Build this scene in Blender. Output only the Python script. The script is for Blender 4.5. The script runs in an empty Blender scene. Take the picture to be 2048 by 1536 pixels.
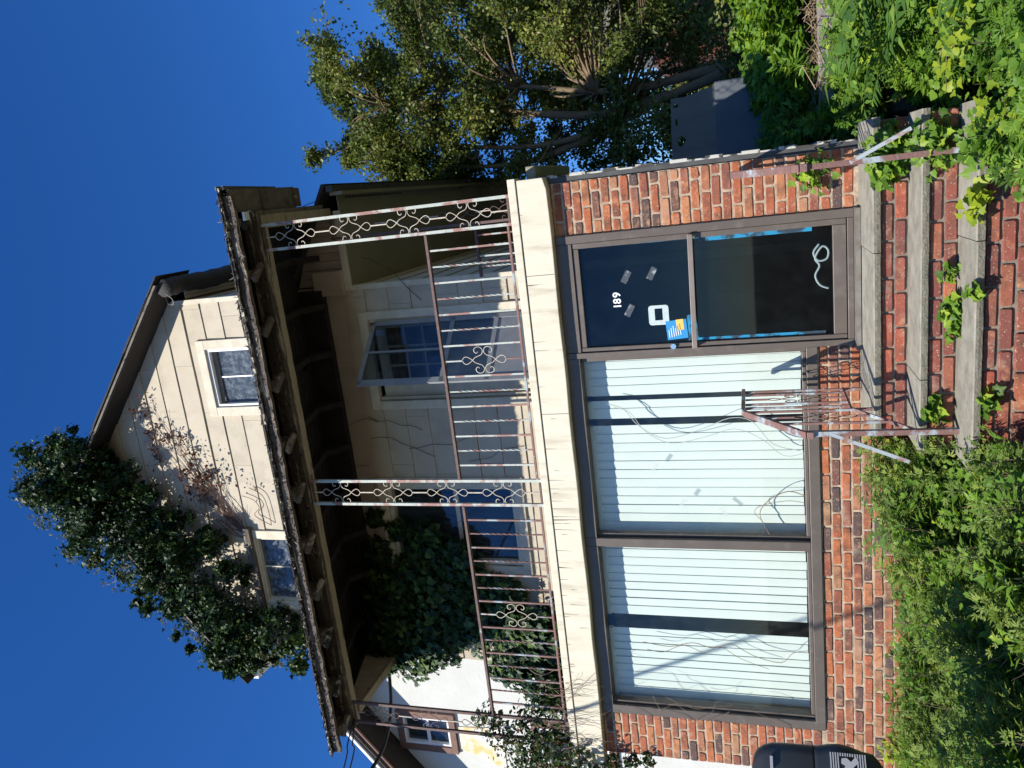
import bpy, math, random
import numpy as np
from mathutils import Vector, Matrix, noise
from mathutils.geometry import tessellate_polygon
random.seed(7); np.random.seed(7)
R = math.radians
H = 1.42            # eye height above the ground at the foot of the steps; all z below are given from the eye

# ------------------------------------------------------------------ camera, sky, sun, exposure
scene = bpy.context.scene
cam = bpy.data.cameras.new('camera'); camo = bpy.data.objects.new('camera', cam)
scene.collection.objects.link(camo); scene.camera = camo
pi_, ro, ya = R(17.58), R(-2.413), R(14.36)
cy, sy, cp, sp = math.cos(ya), math.sin(ya), math.cos(pi_), math.sin(pi_)
fw = Vector((-sy*cp, cy*cp, sp)); rt = Vector((cy, sy, 0)); up = rt.cross(fw)
r2 = math.cos(ro)*rt + math.sin(ro)*up; u2 = -math.sin(ro)*rt + math.cos(ro)*up
m = Matrix((-u2, r2, -fw)).transposed().to_4x4(); m.translation = Vector((0, 0, H))   # the phone was held sideways
camo.matrix_world = m
cam.sensor_width = 36; cam.lens = 1545/2048*36; cam.clip_end = 3000; cam.clip_start = 0.05
SUN = Vector((-.5, -1, 1.12)).normalized()
w = bpy.data.worlds.new('World'); scene.world = w; w.use_nodes = True
nt = w.node_tree; bg = nt.nodes['Background']; sky = nt.nodes.new('ShaderNodeTexSky')
sky.sky_type = 'NISHITA'; sky.sun_disc = False
sky.sun_elevation = math.asin(SUN.z); sky.sun_rotation = math.atan2(SUN.x, SUN.y)
sky.air_density = 1.0; sky.dust_density = 0.0; sky.ozone_density = 10.0; sky.altitude = 0
hsn = nt.nodes.new('ShaderNodeHueSaturation'); hsn.inputs['Saturation'].default_value = 1.16; hsn.inputs['Hue'].default_value = .509
nt.links.new(sky.outputs[0], hsn.inputs['Color']); nt.links.new(hsn.outputs[0], bg.inputs[0]); bg.inputs[1].default_value = 0.112
sl = bpy.data.lights.new('sun', 'SUN'); sl.energy = 5.0; sl.angle = R(0.53); sl.color = (1, .955, .87)
so = bpy.data.objects.new('sun', sl); scene.collection.objects.link(so)
so.rotation_euler = SUN.to_track_quat('Z', 'Y').to_euler(); so.location = (-5, -8, 14)
vs = scene.view_settings; vs.view_transform = 'Standard'; vs.look = 'None'; vs.exposure = 0.45; vs.gamma = 1
try: vs.use_curve_mapping = False
except Exception: pass

# ------------------------------------------------------------------ materials
MATS = {}
def mat(name, c, rough=.8, c2=None, scale=6., c3=None, scale3=1.5, bump=.0, bscale=30., metal=0, stretch=(1, 1, 1), th=None, spec=None, rand=False, th3=None, alpha=None, det=6.):
    """principled colour c broken by noise towards c2 (th: hard threshold lo,hi) and c3"""
    if name in MATS: return MATS[name]
    mt = bpy.data.materials.new(name); mt.use_nodes = True; N = mt.node_tree.nodes; L = mt.node_tree.links
    b = N['Principled BSDF']; b.inputs['Roughness'].default_value = rough; b.inputs['Metallic'].default_value = metal
    if spec is not None: b.inputs['Specular IOR Level'].default_value = spec
    tc = N.new('ShaderNodeTexCoord'); mp = N.new('ShaderNodeMapping'); mp.inputs['Scale'].default_value = stretch
    L.new(tc.outputs['Object'], mp.inputs[0])
    oi = N.new('ShaderNodeObjectInfo'); mu = N.new('ShaderNodeMath'); mu.operation = 'MULTIPLY'; mu.inputs[1].default_value = 37.
    L.new(oi.outputs['Random'], mu.inputs[0]); L.new(mu.outputs[0], mp.inputs['Location'])
    def nz(s, d=det):
        n = N.new('ShaderNodeTexNoise'); n.inputs['Scale'].default_value = s; n.inputs['Detail'].default_value = d
        n.inputs['Roughness'].default_value = .6; L.new(mp.outputs[0], n.inputs['Vector']); return n.outputs['Fac']
    def mixc(f, a, bcol):
        x = N.new('ShaderNodeMix'); x.data_type = 'RGBA'; L.new(f, x.inputs[0])
        if isinstance(a, tuple): x.inputs[6].default_value = (*a, 1)
        else: L.new(a, x.inputs[6])
        x.inputs[7].default_value = (*bcol, 1); return x.outputs[2]
    def rng(f, lo, hi):
        r = N.new('ShaderNodeMapRange'); r.inputs[1].default_value = lo; r.inputs[2].default_value = hi; L.new(f, r.inputs[0]); return r.outputs[0]
    col = tuple(c)
    if c2: 
        lo, hi = th or (.3, .7); f = rng(nz(scale), lo, hi); col = mixc(f, col, c2)
    if c3:
        lo, hi = th3 or (.45, .75); f = rng(nz(scale3), lo, hi); col = mixc(f, col, c3)
    if isinstance(col, tuple): b.inputs['Base Color'].default_value = (*col, 1)
    else: L.new(col, b.inputs['Base Color'])
    if bump:
        bp = N.new('ShaderNodeBump'); bp.inputs['Strength'].default_value = bump; bp.inputs['Distance'].default_value = .01
        L.new(nz(bscale), bp.inputs['Height']); L.new(bp.outputs[0], b.inputs['Normal'])
    MATS[name] = mt; return mt

def brick_mat(nm='old_brick', stops=None):
    mt = bpy.data.materials.new(nm); mt.use_nodes = True; N = mt.node_tree.nodes; L = mt.node_tree.links; b = N['Principled BSDF']
    b.inputs['Roughness'].default_value = .9
    oi = N.new('ShaderNodeObjectInfo'); tc = N.new('ShaderNodeTexCoord')
    cr = N.new('ShaderNodeValToRGB'); cr.color_ramp.interpolation = 'LINEAR'
    stops = stops or [(0, (.31, .085, .04)), (.15, (.46, .135, .05)), (.28, (.37, .10, .045)), (.4, (.50, .20, .085)), (.5, (.24, .072, .045)), (.62, (.42, .115, .048)), (.70, (.38, .21, .11)), (.78, (.33, .09, .05)), (.86, (.14, .07, .055)), (1, (.08, .058, .058))]
    e = cr.color_ramp.elements
    while len(e) < len(stops): e.new(.5)
    for k, (p, c) in enumerate(stops): e[k].position = p; e[k].color = (*c, 1)
    L.new(oi.outputs['Random'], cr.inputs[0])
    mu = N.new('ShaderNodeMath'); mu.operation = 'MULTIPLY'; mu.inputs[1].default_value = 91.; L.new(oi.outputs['Random'], mu.inputs[0])
    ad = N.new('ShaderNodeVectorMath'); ad.operation = 'ADD'; L.new(tc.outputs['Object'], ad.inputs[0]); L.new(mu.outputs[0], ad.inputs[1])
    def nz(s, d, rough=.6):
        n = N.new('ShaderNodeTexNoise'); n.inputs['Scale'].default_value = s; n.inputs['Detail'].default_value = d; n.inputs['Roughness'].default_value = rough
        L.new(ad.outputs[0], n.inputs['Vector']); return n.outputs['Fac']
    def mixc(f, lo, hi, a, c, amt=1):
        r = N.new('ShaderNodeMapRange'); r.inputs[1].default_value = lo; r.inputs[2].default_value = hi; r.inputs[4].default_value = amt; L.new(f, r.inputs[0])
        x = N.new('ShaderNodeMix'); x.data_type = 'RGBA'; L.new(r.outputs[0], x.inputs[0]); L.new(a, x.inputs[6]); x.inputs[7].default_value = (*c, 1); return x.outputs[2]
    c = mixc(nz(9, 5), .46, .68, cr.outputs[0], (.12, .06, .04), .8)
    c = mixc(nz(13, 6), .55, .75, c, (.56, .27, .13), .8)
    c = mixc(nz(6, 6), .56, .8, c, (.55, .40, .29), .55)
    c = mixc(nz(70, 4), .60, .68, c, (.5, .4, .3), .7)
    c = mixc(nz(110, 3), .64, .7, c, (.05, .035, .03), .8)
    L.new(c, b.inputs['Base Color'])
    bp = N.new('ShaderNodeBump'); bp.inputs['Strength'].default_value = .7; bp.inputs['Distance'].default_value = .006
    L.new(nz(45, 8, .7), bp.inputs['Height']); L.new(bp.outputs[0], b.inputs['Normal'])
    return mt

def leaf_mat(name, stops, trans=.35, rough=.5):
    mt = bpy.data.materials.new(name); mt.use_nodes = True; N = mt.node_tree.nodes; L = mt.node_tree.links; b = N['Principled BSDF']
    at = N.new('ShaderNodeAttribute'); at.attribute_name = 'rnd'; cr = N.new('ShaderNodeValToRGB'); e = cr.color_ramp.elements
    while len(e) < len(stops): e.new(.5)
    for k, (p, c) in enumerate(stops): e[k].position = p; e[k].color = (*c, 1)
    L.new(at.outputs['Fac'], cr.inputs[0]); L.new(cr.outputs[0], b.inputs['Base Color'])
    b.inputs['Roughness'].default_value = rough; b.inputs['Specular IOR Level'].default_value = .25
    tr = N.new('ShaderNodeBsdfTranslucent'); mx = N.new('ShaderNodeMixShader'); mx.inputs[0].default_value = trans
    hs = N.new('ShaderNodeHueSaturation'); hs.inputs['Value'].default_value = 1.5; hs.inputs['Saturation'].default_value = 1.1
    hs.inputs['Hue'].default_value = .485
    L.new(cr.outputs[0], hs.inputs['Color']); L.new(hs.outputs[0], tr.inputs[0])
    L.new(b.outputs[0], mx.inputs[1]); L.new(tr.outputs[0], mx.inputs[2]); L.new(mx.outputs[0], N['Material Output'].inputs[0])
    return mt

def glass_mat(name, tint=(.8, .88, .88), refl=.05, dirt=.06, dirtcol=(.55, .6, .58), dscale=8.):
    mt = bpy.data.materials.new(name); mt.use_nodes = True; N = mt.node_tree.nodes; L = mt.node_tree.links
    for n in list(N): 
        if n.type != 'OUTPUT_MATERIAL': N.remove(n)
    o = [n for n in N if n.type == 'OUTPUT_MATERIAL'][0]
    t = N.new('ShaderNodeBsdfTransparent'); t.inputs[0].default_value = (*tint, 1)
    g = N.new('ShaderNodeBsdfGlossy'); g.inputs['Roughness'].default_value = .02; g.inputs[0].default_value = (.9, .95, 1, 1)
    d = N.new('ShaderNodeBsdfDiffuse'); d.inputs[0].default_value = (*dirtcol, 1)
    lw = N.new('ShaderNodeLayerWeight'); lw.inputs[0].default_value = .5
    pw = N.new('ShaderNodeMath'); pw.operation = 'POWER'; pw.inputs[1].default_value = 4.; L.new(lw.outputs['Facing'], pw.inputs[0])
    ml = N.new('ShaderNodeMath'); ml.operation = 'MULTIPLY_ADD'; ml.inputs[1].default_value = .7; ml.inputs[2].default_value = refl; L.new(pw.outputs[0], ml.inputs[0]); ml.use_clamp = True
    m1 = N.new('ShaderNodeMixShader'); L.new(ml.outputs[0], m1.inputs[0]); L.new(t.outputs[0], m1.inputs[1]); L.new(g.outputs[0], m1.inputs[2])
    tc = N.new('ShaderNodeTexCoord'); n = N.new('ShaderNodeTexNoise'); n.inputs['Scale'].default_value = dscale; n.inputs['Detail'].default_value = 8; n.inputs['Roughness'].default_value = .7
    L.new(tc.outputs['Object'], n.inputs['Vector'])
    mr = N.new('ShaderNodeMapRange'); mr.inputs[1].default_value = .45; mr.inputs[2].default_value = .8; mr.inputs[3].default_value = dirt*.3; mr.inputs[4].default_value = dirt*2; L.new(n.outputs['Fac'], mr.inputs[0])
    m2 = N.new('ShaderNodeMixShader'); L.new(mr.outputs[0], m2.inputs[0]); L.new(m1.outputs[0], m2.inputs[1]); L.new(d.outputs[0], m2.inputs[2])
    L.new(m2.outputs[0], o.inputs[0]); return mt

M = dict(
 brick=brick_mat(), brick2=brick_mat('step_brick', [(0, (.20, .055, .04)), (.25, (.27, .075, .05)), (.4, (.36, .085, .045)), (.5, (.17, .055, .045)), (.7, (.24, .075, .055)), (.85, (.40, .12, .06)), (1, (.13, .06, .05))]),
 mortar=mat('mortar', (.56, .44, .31), .95, (.28, .20, .14), 20, bump=.6, bscale=60),
 mortar_dirty=mat('dirty_mortar', (.17, .14, .11), .95, (.27, .22, .17), 14, bump=.6, bscale=60),
 siding=mat('cream_siding', (.53, .46, .345), .75, (.46, .395, .29), 2.2, c3=(.34, .29, .22), scale3=1.6, th3=(.52, .8), bump=.25, bscale=30, stretch=(1.6, 1, 1.2)),
 trim=mat('cream_trim', (.66, .60, .46), .65, (.52, .46, .34), 9, c3=(.33, .28, .21), scale3=14, th3=(.66, .75), bump=.2, bscale=40),
 beam=mat('cream_beam_paint', (.70, .64, .50), .6, (.63, .565, .425), 3, c3=(.40, .34, .23), scale3=2.2, th3=(.52, .80), bump=.12, bscale=12, stretch=(5, 1, .8)),
 crack=mat('crack_shadow', (.05, .04, .03), .95),
 peeled=mat('peeling_wood', (.06, .046, .036), .9, (.15, .12, .095), 10, c3=(.36, .31, .23), scale3=8, th3=(.57, .61), bump=.9, bscale=22, stretch=(.35, 2.2, 2.2)),
 peeled_y=mat('peeling_wood_side', (.095, .075, .058), .9, (.19, .155, .12), 10, c3=(.40, .35, .27), scale3=6, th3=(.56, .62), bump=.9, bscale=20, stretch=(2, .5, 2)),
 beam_under=mat('beige_underside', (.48, .42, .30), .8, (.36, .30, .21), 9, c3=(.09, .07, .05), scale3=9, th3=(.62, .68), bump=.5, bscale=20, stretch=(.5, 2, 2)),
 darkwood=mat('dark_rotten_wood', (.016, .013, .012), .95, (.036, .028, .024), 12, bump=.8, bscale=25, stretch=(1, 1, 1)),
 barge=mat('brown_barge_board', (.018, .014, .013), .8, (.03, .023, .02), 8, bump=.4, bscale=20),
 fascia_rot=mat('grey_weathered_board', (.13, .115, .095), .9, (.22, .195, .16), 9, c3=(.04, .035, .03), scale3=6, th3=(.56, .66), bump=.8, bscale=22),
 shingle=mat('asphalt_shingle', (.035, .032, .03), .95, (.075, .07, .065), 60, bump=.8, bscale=90),
 whiteedge=mat('flaking_white_edge', (.5, .46, .38), .8, (.035, .028, .024), 16, th=(.38, .46), bump=.6),
 bronze=mat('bronze_painted_frame', (.125, .10, .08), .45, (.10, .08, .065), 5, c3=(.17, .145, .12), scale3=9, th3=(.55, .8), bump=.06, bscale=60),
 steel=mat('chrome_lock', (.75, .75, .74), .22, metal=1),
 blind=mat('mint_white_blind', (.66, .70, .64), .6, (.62, .665, .605), 3),
 black=mat('dark_room', (.014, .015, .017), .9),
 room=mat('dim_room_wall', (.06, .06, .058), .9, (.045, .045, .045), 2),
 railw=mat('railing_flaking_paint', (.50, .53, .46), .55, (.38, .41, .37), 14, c3=(.30, .15, .12), scale3=5, th3=(.51, .57), bump=.35, bscale=70, metal=0),
 railr=mat('railing_rust_primer', (.23, .125, .105), .65, (.15, .075, .06), 14, c3=(.34, .40, .42), scale3=7, th3=(.52, .62), bump=.35, bscale=70),
 raild=mat('railing_dark_rust', (.085, .055, .048), .7, (.17, .10, .08), 18, c3=(.36, .40, .38), scale3=9, th3=(.66, .72), bump=.3, bscale=70),
 scroll=mat('scroll_wire_paint', (.62, .58, .46), .6, (.40, .30, .22), 20),
 concrete=mat('weathered_stone', (.33, .31, .245), .9, (.19, .175, .135), 10, c3=(.36, .34, .28), scale3=4, th3=(.5, .8), bump=.5, bscale=60),
 concrete_edge=mat('rough_stone_edge', (.15, .135, .10), .95, (.24, .22, .17), 35, bump=1, bscale=70),
 soil=mat('soil', (.05, .037, .025), 1, (.10, .078, .052), 12, c3=(.03, .032, .015), scale3=2, bump=1, bscale=25),
 moss=mat('dry_moss', (.17, .14, .065), 1, (.09, .085, .03), 40, bump=1, bscale=60),
 straw=mat('dead_stalks', (.30, .22, .13), .9, (.15, .10, .06), 15),
 twig=mat('bare_twig', (.17, .11, .075), .85, (.26, .19, .14), 20),
 twig_dark=mat('dark_vine_stem', (.055, .04, .03), .9),
 bark=mat('tree_bark', (.15, .105, .065), .95, (.23, .17, .10), 12, bump=1, bscale=30, stretch=(1, 1, .35)),
 greywood=mat('grey_timber', (.27, .25, .22), .95, (.17, .155, .135), 8, bump=.9, bscale=25, stretch=(.4, 2, 2)),
 plywood=mat('grey_plywood', (.20, .19, .175), .9, (.15, .14, .125), 8, c3=(.10, .09, .08), scale3=5, th3=(.62, .7), bump=.5, bscale=18, stretch=(1, 1, .35)),
 tarp=mat('blue_grey_sheet', (.12, .135, .155), .7, (.09, .105, .125), 4, bump=.2, bscale=5),
 soffit=mat('olive_soffit', (.30, .27, .175), .7, (.25, .225, .145), 2, bump=.05),
 vent=mat('soffit_vent', (.05, .045, .035), .8),
 gutter=mat('dark_gutter', (.055, .055, .05), .6, (.10, .10, .09), 10),
 oldwhite=mat('old_white_board', (.52, .50, .44), .8, (.06, .055, .05), 5, th=(.49, .53), bump=.4),
 blackboard=mat('dark_corner_board', (.045, .045, .045), .7, (.09, .09, .085), 8),
 stucco=mat('white_stucco', (.64, .64, .60), .9, (.58, .58, .53), 2, bump=.5, bscale=18),
 brownframe=mat('brown_window_trim', (.22, .12, .085), .7, (.15, .08, .06), 10, bump=.3, bscale=30, stretch=(1, 1, .4)),
 vinyl=mat('white_vinyl', (.82, .82, .80), .4),
 curtain=mat('dingy_curtain', (.34, .32, .28), .9, (.24, .22, .19), 4, stretch=(6, 1, .6)),
 plastic=mat('black_plastic', (.018, .021, .024), .38, (.03, .033, .036), 5),
 emblem=mat('pale_emblem', (.45, .45, .44), .6),
 rubber=mat('black_cable', (.012, .012, .013), .5),
 sticker=mat('pale_sticker', (.55, .63, .62), .7, (.42, .50, .50), 60),
 tape=mat('clear_tape', (.07, .075, .08), .3, (.30, .32, .33), 22, th=(.58, .62)),
 blue=mat('blue_card', (.02, .26, .55), .5), yellow=mat('yellow_card', (.85, .52, .12), .5), white=mat('white_print', (.85, .85, .85), .5),
 bluefilm=mat('blue_film', (.02, .24, .42), .4, (.03, .05, .07), 12, th=(.45, .55)),
 farbrick=mat('far_brick', (.23, .075, .05), .9, (.15, .05, .035), 30),
 farsiding=mat('far_grey_siding', (.22, .215, .19), .85),
 wire=mat('chain_link', (.20, .19, .17), .5, metal=.6),
 floor=mat('balcony_deck', (.12, .10, .08), .9, (.08, .07, .055), 8),
 rust_stain=mat('rust_stain', (.70, .52, .22), .9, (.80, .79, .74), 5, th=(.4, .6)),
 g_main=glass_mat('shop_glass', (.975, .99, .985), .02, .015),
 g_door=glass_mat('door_glass', (.75, .8, .8), .02, .008, (.3, .34, .34), 5),
 g_up=glass_mat('dirty_upper_glass', (.6, .64, .66), .05, .42, (.30, .34, .37), 14),
 g_sky=glass_mat('reflecting_glass', (.5, .55, .58), .045, .05),
)
L_ivy = leaf_mat('ivy_leaf', [(0, (.010, .026, .011)), (.4, (.018, .045, .014)), (.75, (.038, .08, .02)), (1, (.11, .17, .04))], .15, .48)
L_umbel = leaf_mat('ivy_flower', [(0, (.10, .13, .05)), (1, (.24, .24, .11))], .2, .6)
L_dry = leaf_mat('dry_leaf', [(0, (.05, .02, .015)), (.6, (.11, .045, .028)), (1, (.20, .11, .06))], .2, .7)
L_tree = leaf_mat('tree_leaf', [(0, (.045, .07, .016)), (.5, (.10, .14, .03)), (.85, (.19, .22, .045)), (1, (.30, .29, .07))], .3, .4)
L_tree2 = leaf_mat('bright_tree_leaf', [(0, (.06, .10, .02)), (1, (.17, .22, .05))], .35, .5)
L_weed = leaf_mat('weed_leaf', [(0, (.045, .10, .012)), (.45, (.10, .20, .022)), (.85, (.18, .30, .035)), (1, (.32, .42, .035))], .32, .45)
L_mug = leaf_mat('grey_green_weed_leaf', [(0, (.065, .115, .02)), (.5, (.14, .215, .038)), (1, (.28, .34, .07))], .28, .5)
L_frond = leaf_mat('frond_leaf', [(0, (.05, .11, .025)), (.7, (.10, .20, .035)), (1, (.20, .30, .045))], .3, .45)
L_yel = leaf_mat('yellow_green_leaf', [(0, (.14, .24, .02)), (1, (.36, .42, .03))], .4, .45)

# ------------------------------------------------------------------ builders
WL = {}                     # world location of each parent
def link(o, parent, loc):
    scene.collection.objects.link(o)
    o.location = loc
    if parent is not None:
        o.parent = parent; o.location = Vector(loc) - WL[parent.name]
    WL[o.name] = Vector(loc); return o
def tag(o, label=None, cat=None, group=None, kind=None):
    if label: o['label'] = label
    if cat: o['category'] = cat
    if group: o['group'] = group
    if kind: o['kind'] = kind
    return o
def empty(name, x, y, z, parent=None, label=None, cat=None, group=None):
    o = bpy.data.objects.new(name, None); o.empty_display_size = .2
    link(o, parent, (x, y, z+H)); return tag(o, label, cat, group)
class MB:
    def __init__(s): s.v = []; s.f = []; s.mi = []; s.cur = 0
    def add(s, vs, fs):
        n = len(s.v); s.v += [tuple(p) for p in vs]; s.f += [tuple(i+n for i in f) for f in fs]; s.mi += [s.cur]*len(fs); return s
    def box(s, x0, x1, y0, y1, z0, z1, j=0):
        vs = [(x, y, z) for x in (x0, x1) for y in (y0, y1) for z in (z0, z1)]
        if j: vs = [tuple(c+random.uniform(-j, j) for c in p) for p in vs]
        return s.add(vs, [(0, 1, 3, 2), (4, 6, 7, 5), (0, 4, 5, 1), (2, 3, 7, 6), (0, 2, 6, 4), (1, 5, 7, 3)])
    def bar(s, a, b, wd, ht, upv=(0, 0, 1)):
        a = Vector(a); b = Vector(b); d = (b-a).normalized(); u = Vector(upv); sd = d.cross(u)
        if sd.length < 1e-4: sd = d.cross(Vector((1, 0, 0)))
        sd.normalize(); u = sd.cross(d); vs = []
        for p in (a, b):
            for i, k in ((-1, -1), (1, -1), (1, 1), (-1, 1)): vs.append(p+sd*(i*wd/2)+u*(k*ht/2))
        return s.add(vs, [(0, 1, 2, 3), (7, 6, 5, 4), (0, 4, 5, 1), (1, 5, 6, 2), (2, 6, 7, 3), (3, 7, 4, 0)])
    def tube(s, pts, r, n=6, taper=None, closed_end=True):
        pts = [Vector(p) for p in pts]; rings = []; prev = None
        for i, p in enumerate(pts):
            d = (pts[min(i+1, len(pts)-1)]-pts[max(i-1, 0)]).normalized()
            if prev is None:
                a = d.orthogonal().normalized()
            else: a = (prev-d*prev.dot(d)).normalized()
            prev = a; b = d.cross(a)
            rr = r if taper is None else r+(taper-r)*i/(len(pts)-1)
            if isinstance(r, (list, tuple)): rr = r[i]
            rings.append([p+a*(math.cos(2*math.pi*k/n)*rr)+b*(math.sin(2*math.pi*k/n)*rr) for k in range(n)])
        vs = [q for g in rings for q in g]; fs = []
        for i in range(len(pts)-1):
            for k in range(n):
                fs.append((i*n+k, i*n+(k+1) % n, (i+1)*n+(k+1) % n, (i+1)*n+k))
        if closed_end: fs += [tuple(range(n))[::-1], tuple((len(pts)-1)*n+k for k in range(n))]
        return s.add(vs, fs)
    def prism(s, poly, y0, y1):            # polygon in x,z between two depths
        n = len(poly); vs = [(p[0], y0, p[1]) for p in poly]+[(p[0], y1, p[1]) for p in poly]
        return s.add(vs, [tuple(range(n)), tuple(range(2*n-1, n-1, -1))]+[(i, i+n, (i+1) % n+n, (i+1) % n) for i in range(n)])
    def prismx(s, poly, x0, x1):           # polygon in y,z between two x
        n = len(poly); vs = [(x0, p[0], p[1]) for p in poly]+[(x1, p[0], p[1]) for p in poly]
        return s.add(vs, [tuple(range(n)), tuple(range(2*n-1, n-1, -1))]+[(i, i+n, (i+1) % n+n, (i+1) % n) for i in range(n)])
    def mesh(s, name, mats, origin, smooth=False):
        me = bpy.data.meshes.new(name)
        o = Vector(origin); me.from_pydata([(v[0]-o.x, v[1]-o.y, v[2]+H-o.z) for v in s.v], [], s.f)
        for mm in (mats if isinstance(mats, (list, tuple)) else [mats]): me.materials.append(mm)
        if isinstance(mats, (list, tuple)): me.polygons.foreach_set('material_index', s.mi)
        if smooth: me.polygons.foreach_set('use_smooth', [True]*len(me.polygons))
        me.update(); fixn(me); return me
    def build(s, name, mats, parent=None, smooth=False, bevel=0, base=False, **kw):
        a = np.array(s.v); lo, hi = a.min(0), a.max(0); o = (lo+hi)/2
        if base: o[2] = lo[2]
        o = (o[0], o[1], o[2]+H)
        ob = bpy.data.objects.new(name, s.mesh(name, mats, o, smooth)); link(ob, parent, o)
        if bevel:
            bm = ob.modifiers.new('bevel', 'BEVEL'); bm.width = bevel; bm.segments = 2; bm.limit_method = 'ANGLE'; bm.angle_limit = R(40)
        return tag(ob, **kw)
import bmesh
def fixn(me):
    bm = bmesh.new(); bm.from_mesh(me); bmesh.ops.recalc_face_normals(bm, faces=bm.faces); bm.to_mesh(me); bm.free()
def inst(name, me, loc, parent, rot=None, scale=None):
    o = bpy.data.objects.new(name, me); link(o, parent, (loc[0], loc[1], loc[2]+H))
    if rot: o.rotation_euler = rot
    if scale: o.scale = scale
    return o
def catmull(P, k=4):
    P = [Vector(p) for p in P]; out = []
    for i in range(len(P)-1):
        p0 = P[max(i-1, 0)]; p1 = P[i]; p2 = P[i+1]; p3 = P[min(i+2, len(P)-1)]
        for j in range(k):
            t = j/k; out.append(.5*((2*p1)+(p2-p0)*t+(2*p0-5*p1+4*p2-p3)*t*t+(3*p1-p0-3*p2+p3)*t**3))
    out.append(P[-1]); return out

# polygons in x,z
def clip(poly, a, b, c):       # keep a*x+b*z<=c
    out = []
    for i in range(len(poly)):
        p, q = poly[i], poly[(i+1) % len(poly)]; dp = a*p[0]+b*p[1]-c; dq = a*q[0]+b*q[1]-c
        if dp <= 0: out.append(p)
        if dp*dq < 0:
            t = dp/(dp-dq); out.append((p[0]+(q[0]-p[0])*t, p[1]+(q[1]-p[1])*t))
    return out if len(out) > 2 else []
def subtract(poly, r):
    x0, x1, z0, z1 = r; res = []
    res.append(clip(poly, 1, 0, x0)); res.append(clip(poly, -1, 0, -x1))
    mid = clip(clip(poly, -1, 0, -x0), 1, 0, x1)
    if mid: res.append(clip(mid, 0, 1, z0)); res.append(clip(mid, 0, -1, -z1))
    return [p for p in res if p and abs(area(p)) > 1e-5]
def area(p): return .5*sum(p[i][0]*p[(i+1) % len(p)][1]-p[(i+1) % len(p)][0]*p[i][1] for i in range(len(p)))

# leaves: one mesh from arrays
def ltemp(outline, centre):
    v = [(*centre,)]+[(*o,) for o in outline]; n = len(outline)
    return np.array(v, float), [(0, i+1, (i+1) % n+1) for i in range(n)]
T_ivy = ltemp([(0, 0, 0), (-.28, -.08, .02), (-.5, .22, .07), (-.3, .38, .05), (-.3, .62, .06), (-.13, .6, .02), (0, 1, -.08), (.13, .6, .02), (.3, .62, .06), (.3, .38, .05), (.5, .22, .07), (.28, -.08, .02)], (0, .32, -.03))
T_ivy_s = ltemp([(0, 0, 0), (-.46, .12, .06), (-.27, .45, .04), (0, 1, -.06), (.27, .45, .04), (.46, .12, .06)], (0, .32, -.04))
T_ov = ltemp([(0, 0, 0), (-.3, .3, .07), (-.24, .65, .06), (0, 1, -.06), (.24, .65, .06), (.3, .3, .07)], (0, .45, -.03))
T_small = (np.array([(0, 0, 0), (-.32, .45, .08), (0, 1, 0), (.32, .45, .08)], float), [(0, 2, 1), (0, 3, 2)])
T_lance = (np.array([(0, 0, 0), (-.13, .35, .04), (0, 1, -.12), (.13, .35, .04), (0, .4, -.01)], float), [(0, 4, 1), (1, 4, 2), (0, 3, 4), (3, 2, 4)])
def fan_template(angles, wid=.1):
    v = [(0, 0, 0)]; f = []
    for a, l in angles:
        a = R(a); d = np.array((math.sin(a), math.cos(a))); s = np.array((d[1], -d[0])); n = len(v)
        p1 = d*l*.55+s*wid; p2 = d*l; p3 = d*l*.55-s*wid
        v += [(p1[0], p1[1], .05), (p2[0], p2[1], -.07), (p3[0], p3[1], .05)]; f += [(0, n, n+1), (0, n+1, n+2)]
    return np.array(v, float), f
T_mug = fan_template([(-70, .5), (-38, .8), (0, 1), (38, .8), (70, .5)])
T_maple = ltemp([(0, 0, 0), (-.26, -.06, .03), (-.50, .10, .08), (-.44, .28, .06), (-.52, .52, .10), (-.34, .56, .05), (-.20, .74, .03), (0, 1.1, -.12), (.20, .74, .03), (.34, .56, .05), (.52, .52, .10), (.44, .28, .06), (.50, .10, .08), (.26, -.06, .03)], (0, .38, -.05))
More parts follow.
